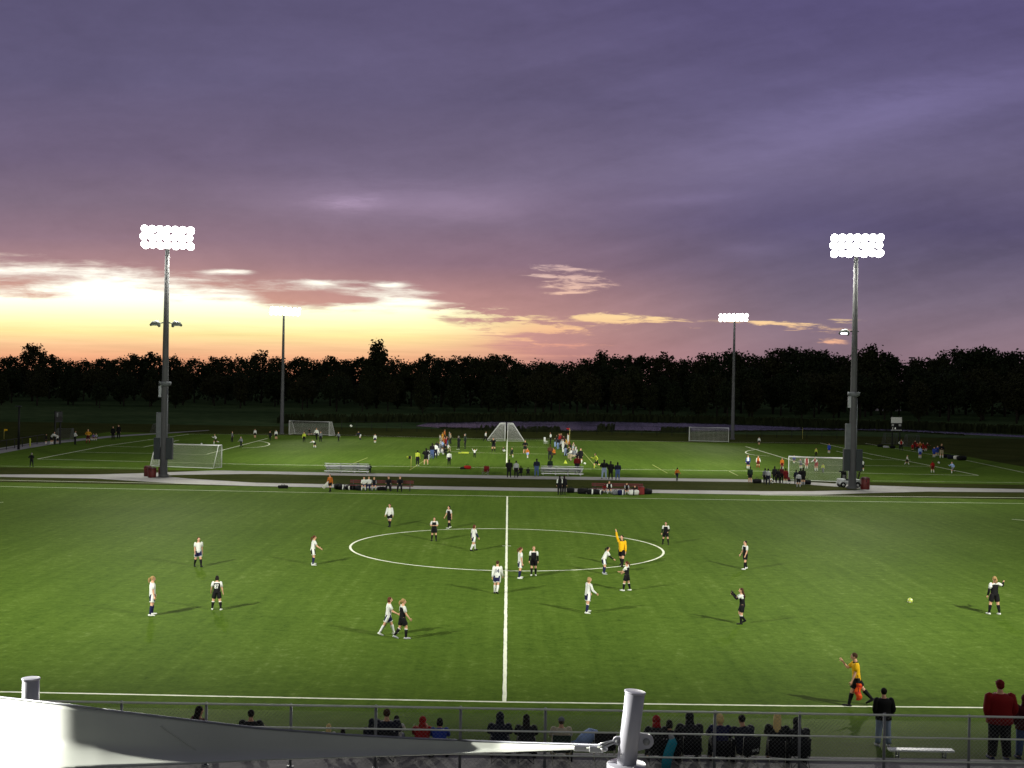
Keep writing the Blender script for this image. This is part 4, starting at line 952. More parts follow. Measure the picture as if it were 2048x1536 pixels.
# ------------------------------------------------------------------ grandstand front: fence, shade sail, masts
FY, FZ = 29.0, 0.806
def XU(u, Y, v=1480): return AT(u, v, Y).x
zt, zm, zb = AT(1024, 1417, FY).z, AT(1024, 1461.5, FY).z, AT(1024, 1509, FY).z
root = empty('chain_link_fence', (0, FY, FZ)); tag(root, 'grey chain-link guard fence along the front of the grandstand', 'fence')
pu = [242+169.6*k for k in range(-3, 13)]
px_ = [XU(u, FY) for u in pu]; x0, x1 = px_[0]-1, px_[-1]+1
for x in px_:
    b = MB(); b.tube([(x,0,0), (x,0,zt-FZ-.01)], .034, 8); b.ball((x,0,zt-FZ), .042, 8, 6); b.tube([(x,0,0), (x,0,.015)], .09, 8); b.build('post', STEEL, root)
for n_, z, r in (('top_rail', zt, .025), ('mid_rail', zm, .021), ('bottom_rail', zb, .021)):
    b = MB(); b.tube([(x0,-.036,z-FZ), (x1,-.036,z-FZ)], r, 8); b.build(n_, mat('rail_zinc', (216, 220, 208), 0.5, 0.1, 0.08, 2.0), root)
b = MB(); hz = zt-FZ-.06; st = .095
n = int((x1-x0)/st)
for i in range(-int(hz/st)-1, n+1):
    xa = x0+i*st; a0 = max(0, (x0-xa)); a1 = min(hz, x1-xa)
    if a1 > a0+.01:
        b.tube([(xa+a0, .03, .05+a0), (xa+a1, .03, .05+a1)], .0021, 3, cap=False)
        b.tube([(x0+x1-(xa+a0), .036, .05+a0), (x0+x1-(xa+a1), .036, .05+a1)], .0021, 3, cap=False)
b.build('wire_mesh', mat('zinc_wire', (120, 124, 122), 0.6, 0.2), root)

SAILM = mat('sail_fabric', (166, 170, 163), 0.55, 0.0, 0.05, 1.5, spec=0.3)
MASTW = mat('white_mast_paint', (158, 158, 168), 0.35, 0.0, 0.04, 2.0, spec=0.5)
def shade_mast(u, vtop, vcol, Y, tilt_u, label):
    top = AT(u, vtop, Y); colz = AT(u, vcol, Y).z; bx = AT(u-tilt_u, vcol, Y).x
    root = empty('shade_sail_mast', (bx, Y, 0.8)); tag(root, label, 'mast', 'shade sail masts')
    c = colz-.8; t = top.z-.8; dxt = top.x-bx; r = .083
    b = MB(); b.tube([(0,0,0), (0,0,c-.09)], .16, 28); b.build('lower_mast', MASTW, root)
    b = MB(); b.tube([(0,0,c-.09), (0,0,c-.085), (0,0,c-.005), (0,0,c)], [.160, .166, .166, .160], 32); b.build('collar', MASTW, root)
    b = MB(); b.tube([(-dxt*.03,0,c-.02), (dxt*.5,0,c+(t-c)*.5), (dxt,0,t)], r, 28); b.build('stub', MASTW, root)
    b = MB(); d = Vector((dxt,0,t-c)).normalized(); p = Vector((dxt,0,t)); b.tube([p, p+d*.002, p+d*.014, p+d*.016], [r, r+.008, r+.008, r], 28); b.build('end_cap', MASTW, root)
    for s, zf in ((1, .30), (-1, .30)):
        z = c+(t-c)*zf; x0_ = dxt*zf
        b = MB(); n = 12; e_ = .145 if s > 0 else .10; rr_ = .062 if s > 0 else .036; prof = [(s*.06, -rr_*1.2), (s*.06, rr_*1.4)]+[(s*(e_+rr_*math.sin(a)), .012+rr_*math.cos(a)) for a in [math.pi*i/n for i in range(n+1)]]
        vs = [(x0_+x, -.012, z+zz) for x, zz in prof]+[(x0_+x, .012, z+zz) for x, zz in prof]; m_ = len(prof)
        b.add(vs, [tuple(range(m_)), tuple(range(2*m_-1, m_-1, -1))]+[(i, (i+1) % m_, m_+(i+1) % m_, m_+i) for i in range(m_)])
        lug = b.build('lug', MASTW, root, smooth=False)
        b = MB(); b.tube([(x0_+s*e_, -.022, z+.01), (x0_+s*e_, .022, z+.01)], rr_*.48, 14); b.build('bolt', STEEL, lug)
    b = MB(); b.ball((.05, -.13, c+.004), .008, 8, 6); b.build('bolt', STEEL, root)
    return root, bx, c, t, dxt
TIPY = 10.6
sm, sbx, sc_, st_, sdx = shade_mast(1270, 1386, 1527, TIPY, 17, 'white tilted mast top with a round lug, right end of the shade sail')
shade_mast(62, 1359, 1560, 12.6, 3, 'white mast top rising behind the left end of the shade sail')
upE = [(-420, 1360), (0, 1395.5), (120, 1409), (250, 1426), (512, 1457), (700, 1471), (850, 1479), (1000, 1485), (1150, 1489.5), (1205, 1491.5)]
loE = [(-420, 1640), (0, 1566), (130, 1539), (380, 1529), (512, 1521.5), (700, 1515), (850, 1509.5), (1000, 1504), (1150, 1498), (1205, 1494)]
def interp(T, u): return float(np.interp(u, [q[0] for q in T], [q[1] for q in T]))
yk = [(-420, 12.9), (0, 11.5), (40, 11.10), (75, 10.85), (100, 10.73), (125, 10.66), (150, 10.63), (200, 10.62), (512, 10.95), (850, 11.45), (930, 11.5), (1000, 11.38), (1100, 11.0), (1205, TIPY)]  # bent so both ends catch the lamp and the middle falls in shade
def sail_pt(u, t, off=0.0):
    vu, vl = interp(upE, u), interp(loE, u); v = vl+(vu-vl)*t
    span = (vl-vu)/230.0; q = max(0.0, .42-t)/.42
    Y = interp(yk, u)+span*(.55*t)-span*2.3*q*q*.42
    return AT(u, v, Y+off)
us = sorted(set([-420+12*i for i in range(136)]+[1205])); us = [u for u in us if u <= 1205]; nt_ = 14
b = MB(); vs = []
for u in us:
    for j in range(nt_+1): vs.append(sail_pt(u, j/nt_))
nv = len(vs)
for u in us:
    for j in range(nt_+1): vs.append(sail_pt(u, j/nt_, .006))
fs = []
def I(i, j): return i*(nt_+1)+j
for i in range(len(us)-1):
    for j in range(nt_):
        fs.append((I(i,j), I(i+1,j), I(i+1,j+1), I(i,j+1))); fs.append((nv+I(i,j+1), nv+I(i+1,j+1), nv+I(i+1,j), nv+I(i,j)))
    fs.append((I(i,0), nv+I(i,0), nv+I(i+1,0), I(i+1,0))); fs.append((I(i,nt_), I(i+1,nt_), nv+I(i+1,nt_), nv+I(i,nt_)))
for j in range(nt_):
    fs.append((I(0,j), I(0,j+1), nv+I(0,j+1), nv+I(0,j))); e = len(us)-1; fs.append((I(e,j), nv+I(e,j), nv+I(e,j+1), I(e,j+1)))
b.add(vs, fs); sail = b.build('shade_sail', SAILM); tag(sail, 'long white tensioned shade sail tapering to the tilted mast', 'shade sail')
b = MB(); b.tube([sail_pt(u, 1.0)+Vector((0,.004,.004)) for u in us], .011, 6); b.build('edge_cable', mat('edge_cable', (120,122,130), 0.4, 0.4), sail)
def on_sail(u, v):
    vu, vl = interp(upE, u), interp(loE, u); return sail_pt(u, (v-vl)/(vu-vl))
b = MB(); b.tube([on_sail(322+7*i, 1452+4.8*i)+Vector((0,-.003,0)) for i in range(11)], .006, 5); b.build('seam', SAILM, sail)
b = MB(); b.tube([sail_pt(u, .03)+Vector((0,-.004,.0)) for u in us if u > -300], .008, 5); b.build('hem', SAILM, sail)
p0 = sail_pt(1150, .5); p1 = sail_pt(1203, .5); lug = Vector((sbx+sdx*.30-.11, TIPY, .8+sc_+(st_-sc_)*.30+.01))
b = MB(); b.box(p0.lerp(p1, .4)+Vector((0,-.02,-.01)), (.20, .03, .045)); b.box(p0.lerp(p1, .8)+Vector((0,-.02,-.018)), (.12, .04, .05)); bevel(b.build('corner_plate', ALU, sail, smooth=False), .008)
b = MB(); m_ = p1.lerp(lug, .35); b.tube([p1, m_+Vector((0,0,.012)), lug+Vector((.0,0,.006))], .009, 6); b.tube([p1+Vector((0,0,-.03)), m_+Vector((0,0,-.016)), lug+Vector((0,0,-.01))], .009, 6); b.tube([p1+Vector((-.02,0,.02)), m_+Vector((.05,0,.035))], .006, 6); b.ball(p1.lerp(m_, .5)+Vector((0,0,-.03)), (.035,.03,.025), 8, 6); b.build('turnbuckle', ALU, sail)

def GB(u, v):
    Y = 31.0; d = ray(u, v)
    for _ in range(60):
        z = bank_z(Y); Y = 0.5*Y+0.5*((z-HC)/d[2]*d[1])
    return AT(u, v, Y)
def seat_spot(u, Y=29.75):
    p = AT(u, 1500, Y); p.z = max(bank_z(Y), 0.80 if Y < 29.9 else 0); return p
# white bench in front of the fence
q0, q1 = GB(1775, 1516), GB(1908, 1520); root = empty('small_bench', (q0+q1)/2); tag(root, 'low white bench on the grass between the dark jacket and the red jacket', 'bench'); w = (q1-q0).length
b = MB(); b.box((0,0,.22), (w,.24,.045)); bevel(b.build('seat', WHITE, root, smooth=False), .012)
for x in (-w*.36, w*.36):
    b = MB(); b.tube([(x,-.1,0), (x,-.1,.2)], .022, 6); b.tube([(x,.1,0), (x,.1,.2)], .022, 6); b.tube([(x,-.1,.06), (x,.1,.06)], .016, 6); b.build('leg', STEEL, root)

POSES['sitlow2'] = dict(POSES['sitlow']); POSES['sitlow2'].update(lean=30, armL=(50,10,70,30), armR=(50,10,70,30))
POSES['sitback'] = dict(POSES['sitlow']); POSES['sitback'].update(lean=4)
def topfrac(pose):
    P = dict(POSES[pose]); J = rig(P); return J['hc'].z+.075
def sitter(u, vtop, pose, label, chair=None, Y=29.75, clabel=None, frame=None, word=None, face=0, cs=.62, **k):
    p = seat_spot(u, Y); zt_ = AT(u, vtop, Y).z; hh = (zt_-p.z)/topfrac(pose)
    lift = 0.0
    o = person(u, 0, 0, face, pose, label, pos=p+Vector((0,0,lift)), hh=hh, group='spectators by the guard fence', **k)
    if chair: camp_chair(p+Vector((0,-.06*hh,0)), R(face), chair, clabel, frame=frame, s=cs, word=word, hb=1.05)
    return o
LTF = mat('light_frame', (206, 204, 186), 0.4, 0.4)
J_ = dict(jacket=True, slv='long', btype='trousers', sock=None, shoe='dark')
sitter(394, 1412, 'sitback', 'person with dark brown hair in plaid top behind the shade sail', 'dark', clabel='dark camp chair under the plaid-topped spectator', shirt='plaid', bottom='denim', hair='hair_dark', style='long', face=-35, **J_)
sitter(500, 1420, 'sitback', 'broad person in black seated in the light-framed camp chair', 'dnavy', clabel='navy camp chair with pale frame at the sail edge', frame=LTF, shirt='black', bottom='black', hair='hair_dark', style='short', bulk=1.35, cs=.66, **J_)
sitter(655, 1451, 'sitlow', 'curly blond child low behind the shade sail', shirt='offwhite', bottom='denim', hair='hair_fair', style='long', **J_)
sitter(684, 1459, 'sitlow', 'dark-haired child in flowered white top low behind the sail', shirt='offwhite', sleeve='lgrey', bottom='navy', hair='hair_dark', style='bob', **J_)
sitter(741, 1441, 'sitlow', 'grey-blue jacket shoulder leaning against the big navy jacket', shirt='dnavy', bottom='dark', hair='hair_dark', style='hood', hoodcol='dnavy', Y=30.0, **J_)
sitter(772, 1418, 'sitback', 'large man in navy jacket with brown hair', 'dark', clabel='dark camp chair under the large man in navy', shirt='dnavy', bottom='dark', hair='hair_brown', style='short', bulk=1.6, cs=.7, **J_)
sitter(792, 1431, 'sitback', 'dark-haired person in white beyond the large man', shirt='offwhite', bottom='navy', hair='hair_dark', style='bob', Y=30.6, **J_)
sitter(843, 1439, 'sitlow2', 'hunched person in red hooded jacket behind the sail', shirt='red', bottom='dark', hair='hair_dark', style='hood', hoodcol='red', bulk=1.15, **J_)
sitter(878, 1440, 'sitlow', 'black-haired person in blue jacket beside the red hood', shirt='blue', bottom='navy', hair='hair_dark', style='bob', bulk=1.1, **J_)
sitter(999, 1429, 'sitlow', 'seated person in navy hooded coat at the halfway line', 'dnavy', clabel='navy camp chair at the halfway line', shirt='dnavy', bottom='dark', hair='hair_dark', style='hood', hoodcol='dnavy', bulk=1.3, **J_)
sitter(1052, 1433, 'sitlow', 'dark long-haired person in dark coat right of the navy hood', 'dark', clabel='dark camp chair right of the navy one', shirt='dark', bottom='dark', hair='hair_dark', style='long', bulk=1.2, **J_)
sitter(1122, 1434, 'sitback', 'person in beige jacket and grey cap in a green chair', 'green', clabel='dark green camp chair of the beige jacket', frame=LTF, shirt='beige', bottom='khaki', hair='hair_brown', style='cap', hoodcol='grey', bulk=1.2, cs=.68, **J_)
camp_chair(seat_spot(1209), 0, 'black', 'empty black camp chair left of the tilted mast', frame=LTF, s=.80)
p = seat_spot(1176, 29.9); root = empty('umbrella', p, R(20)); tag(root, 'folded light blue umbrella leaning by the empty black chair', 'umbrella')
b = MB(); b.tube([(-.3,0,.50), (-.1,0,.52), (.1,0,.60), (.24,0,.66)], [.03, .16, .17, .05], 10, side=(0,1,0)); b.build('canopy', cm('lblue'), root)
b = MB(); b.tube([(-.42,0,.44), (-.1,0,.48), (.2,0,.50)], .05, 8); b.build('sleeve', cm('lblue'), root); b = MB(); b.tube([(-.44,0,.44), (-.40,0,.30), (-.42,0,0)], .02, 6); b.build('handle', cm('dark'), root)
sitter(1314, 1436, 'sitlow', 'person with red hat and dark clothes right of the mast', 'black', clabel='black camp chair under the red hat', shirt='dark', bottom='dark', hair='dred', style='hood', hoodcol='red', bulk=1.2, **J_)
sitter(1340, 1444, 'sitlow', 'dark-haired person close behind the red hat', 'black', clabel='black camp chair right of the red hat', shirt='black', bottom='dark', hair='hair_dark', style='bob', bulk=1.1, **J_)
p = seat_spot(1341, 29.35); root = empty('chair_bag', p); tag(root, 'teal cloth chair bag standing at the fence', 'bag')
b = MB(); b.tube([(-.10,0,.02), (-.08,0,.2), (-.03,0,.4), (.05,0,.62), (.03,0,.72)], [.11,.12,.115,.11,.06], 12); b.build('bag_body', cm('teal'), root); b = MB(); b.tube([(.03,0,.70), (-.02,0,.82)], [.07,.04], 10); b.build('bag_neck', cm('lgrey'), root)
sitter(1381, 1430, 'sitlow', 'person in dark hooded jacket with pale seams in a black chair', 'black', clabel='black camp chair with pale frame under the dark hood', frame=LTF, shirt='dark', bottom='dark', hair='hair_dark', style='hood', hoodcol='dark', bulk=1.45, cs=.68, **J_)
sitter(1442, 1432, 'sitlow', 'blond person in blue jacket with red collar', 'black', clabel='black camp chair of the blond in blue', frame=LTF, shirt='navy', yoke='dred', bottom='dark', hair='hair_fair', style='bob', bulk=1.1, **J_)
sitter(1493, 1434, 'sitlow', 'black-haired man in navy sweater leaning left', 'dark', clabel='dark camp chair with white lettering on its back', frame=LTF, word='n>3', shirt='dnavy', bottom='dark', hair='hair_dark', style='short', bulk=1.35, cs=.72, face=20, **J_)
sitter(1553, 1431, 'sitlow', 'long-haired blond person in black with red scarf', 'black', clabel='black camp chair of the long-haired blond', frame=LTF, shirt='black', yoke='dred', bottom='dark', hair='hair_fair', style='long', bulk=1.15, face=-15, **J_)
sitter(1597, 1440, 'sitlow', 'hooded dark shape at the right end of the seated row', 'dark', clabel='dark camp chair at the right end of the row', shirt='dark', bottom='dark', hair='hair_dark', style='hood', hoodcol='dark', bulk=1.55, cs=.7, **J_)
def stander(u, vf, vt, label, pose='pockets', **k):
    p = GB(u, vf); return person(u, 0, 0, 0, pose, label, pos=p, hh=(vf-vt)*p.y/F, group='spectators by the guard fence', **k)
stander(1766, 1493, 1377, 'person in black jacket and faded jeans standing at the fence', shirt='black', bottom='ldenim', hair='hair_dark', style='short', jacket=True, slv='long', btype='trousers', sock=None, shoe='lgrey', bulk=1.2)
stander(1998, 1520, 1361, 'big man in red hooded jacket and cap standing at the fence', shirt='jred', bottom='black', hair='dred', style='cap', hoodcol='dred', jacket=True, slv='long', btype='trousers', sock=None, shoe='navy', bulk=1.45)
stander(2049, 1518, 1390, 'person in maroon at the right picture edge', shirt='maroon', bottom='denim', hair='hair_dark', style='hood', hoodcol='maroon', jacket=True, slv='long', btype='trousers', sock=None, shoe='navy', bulk=1.3)

# ------------------------------------------------------------------ players on the near pitch
GW, GK = 'players in white', 'players in black'
def pl(kit, *a, **k):
    return person(*a, **{**kit, **k})
WK = dict(shirt='white', bottom='navy', stripe='white', hem='white', group=GW)
BK = dict(shirt='black', sleeve='white', bottom='black', sock='black', group=GK)
s1 = dict(POSES['stand2'])
step = dict(legL=(16,3,4), legR=(-14,3,10), armL=(-12,9,14), armR=(14,9,16), lean=2)
wide = dict(legL=(4,11,3), legR=(-3,11,4), armL=(8,16,24), armR=(0,14,16))
ready = dict(legL=(14,12,20), legR=(6,12,16), armL=(30,14,26), armR=(26,14,30), lean=14, nod=-8)
pl(WK, 304, 1231, 1153, -62, s1, 'blond ponytailed player in white, leftmost on the near pitch', hair='hair_blond', sock='navy', shoe='white')
pl(BK, 433, 1220, 1152, 4, dict(wide, nod=14), 'dark-haired player in black shown from behind with number 87', num='87', hair='hair_dark', style='bob', socktop='white', shoe='white')
pl(WK, 396, 1134, 1075, -150, step, 'brown-haired player in white walking, above the number 87 player', hair='hair_brown', sock='black', shoe='dark', facef=True)
pl(dict(WK, bottom='black'), 625, 1130, 1071, -70, dict(ready, lean=8), 'red-haired player in white left of the centre circle', hair='hair_red', sock='navy', shoe='white')
pl(dict(WK, bottom='black', stripe=None), 779, 1054, 1008, 160, step, 'player in white top and black leggings nearest the far left touchline', slv='long', sock='black', shoe='black', hair='hair_brown', facef=True, skin='skin')
pl(BK, 868, 1082, 1035, 178, dict(POSES['crossed'], legL=(8,6,8), legR=(-4,7,4)), 'player in black with folded arms inside the circle', hair='hair_brown', style='short', shoe='black', facef=True)
pl(BK, 898, 1057, 1012, 130, dict(step, legL=(18,8,4), legR=(-16,8,8)), 'player in black striding at the top of the circle', hair='hair_dark', style='bob', shoe='white', facef=True)
pl(WK, 947, 1102, 1050, -58, step, 'player in white with white socks inside the circle', hair='hair_red', style='bob', sock='white', shoe='dark', under='navy')
pl(WK, 994, 1187, 1122, -8, dict(step, legL=(2,3,2), legR=(-12,-4,14)), 'player in white with number 14 at the halfway line', num='14', numcol='navy', slv='long', hair='hair_brown', style='short', sock='white', shoe='dark')
pl(WK, 776, 1270, 1193, -76, dict(legL=(22,3,4), legR=(-26,3,6), armL=(-16,9,30), armR=(24,9,40), lean=4), 'auburn player in white with white socks walking beside the blond', hair='hair_red', style='bob', sock='white', shoe='white')
pl(BK, 804, 1278, 1198, -66, dict(legL=(-8,3,28), legR=(20,3,22), armL=(-6,9,16), armR=(14,9,24), lean=2), 'blond player in black walking behind the auburn player', hair='hair_blond', sock='black', socktop='white', shoe='lgrey')
pl(WK, 1040, 1157, 1095, -72, s1, 'ponytailed player in white beside the halfway line', hair='hair_red', sock='navy', shoe='white')
pl(BK, 1067, 1151, 1093, 176, 'stand', 'fair-haired player in black facing the stand by the halfway line', hair='hair_blond', style='short', sock='black', shoe='white', facef=True, under='black', yoke='white')
pl(WK, 1207, 1148, 1092, -80, dict(ready, lean=26, nod=-16), 'player in white crouching forward left of the referee', hair='hair_dark', sock='navy', shoe='lgrey', under='black')
person(1243, 1133, 1070, 150, dict(legL=(22,7,6), legR=(-22,7,10), armL=(6,12,10), armR=(172,20,10), lean=0), 'referee in yellow with one arm raised on the circle', shirt='yellow', slv='long', collar='black', bottom='black', sock='black', shoe='black', hair='hair_dark', style='short', facef=True, group='match officials')
pl(BK, 1253, 1182, 1123, 62, dict(legL=(12,7,6), legR=(-8,7,5), armL=(30,10,50,20), armR=(20,10,40,10)), 'dark ponytailed player in black just below the referee', hair='hair_red', sock='black', socktop='white', shoe='white')
pl(WK, 1175, 1226, 1155, -66, dict(legL=(10,10,5), legR=(-10,10,5), armL=(10,10,30), armR=(20,10,30), lean=5), 'tawny-haired player in white below the referee group', hair='hair_blond', style='bob', slv='long', sock='navy', socktop='white', shoe='white')
pl(BK, 1331, 1089, 1044, 165, dict(wide, armL=(14,16,50,20)), 'dark-haired player in black right of the circle edge', hair='hair_dark', style='short', sock='black', shoe='black', facef=True, under='black', yoke='white')
pl(BK, 1490, 1139, 1082, 110, dict(legL=(12,7,4), legR=(-12,7,5), armL=(6,9,20), armR=(8,9,24)), 'player in black with white shoes right of the circle, facing left', hair='hair_dark', style='short', sock='black', shoe='white', facef=True)
pl(BK, 1484, 1248, 1176, 80, dict(legL=(6,3,4), legR=(18,3,56), armL=(58,10,78), armR=(56,10,84), lean=4), 'player in black clapping gloved hands before the face', hair='hair_brown', style='long', sock='black', socktop='white', shoe='black', glove='black', under='black')
pl(BK, 1988, 1229, 1153, 10, dict(wide, armR=(40,62,90,-10), armL=(4,12,10)), 'blond ponytailed player in black waving by the right edge', hair='hair_blond', sock='black', shoe='white', under='black')
person(1712, 1411, 1304, 82, dict(legL=(20,4,6), legR=(-32,4,12), armL=(8,10,14), armR=(46,8,96), lean=5, nod=6), 'linesman in yellow walking along the near touchline', shirt='yellow', collar='black', bottom='black', sock='black', shoe='black', hair='hair_brown', style='short', group='match officials')
# the linesman's flag, held low
q = G(1712, 1411); root = empty('linesman_flag', q); tag(root, 'orange and red flag hanging from the linesman\'s hand', 'flag')
b = MB(); b.tube([(-.02,-.20,.98), (.0,-.22,.55), (.0,-.22,.20)], .012, 6); b.build('stick', cm('dark'), root)
b = MB(); n = 8; vs = []
for i in range(n+1):
    z = .74-.52*i/n; xx = .03*math.sin(i*1.2); w_ = .07+.03*math.sin(i*.4)
    vs += [(-w_+xx,-.235,z), (w_+xx,-.235-.03*math.cos(i),z), (w_+xx,-.225-.03*math.cos(i),z), (-w_+xx,-.225,z)]
for i in range(n):
    o = 4*i; b.add(vs[o:o+8], [(0,1,5,4), (2,3,7,6), (1,2,6,5), (3,0,4,7)], i % 3 == 1)
b.build('flag_cloth', [mat('flag_orange', (225, 84, 24), 0.7), mat('flag_red', (200, 50, 28), 0.7)], root)
# benches side
LK = dict(shirt='orange', slv='long', bottom='black', sock='black', shoe='black', group='match officials')
pl(LK, 660, 984, 949, 150, step, 'far linesman in orange on the far touchline with a pale flag', hair='hair_dark', style='short')
q = G(657, 984); root = empty('linesman_flag', q); tag(root, 'pale furled flag held by the far linesman', 'flag'); b = MB(); b.tube([(-.42,-.2,.35), (-.1,-.2,.75), (.0,-.2,.95)], [.14, .10, .02], 8); b.build('flag_cloth', cm('offwhite'), root); b = MB(); b.tube([(.0,-.2,.9), (.05,-.2,1.05)], .02, 6); b.build('stick', cm('dark'), root)

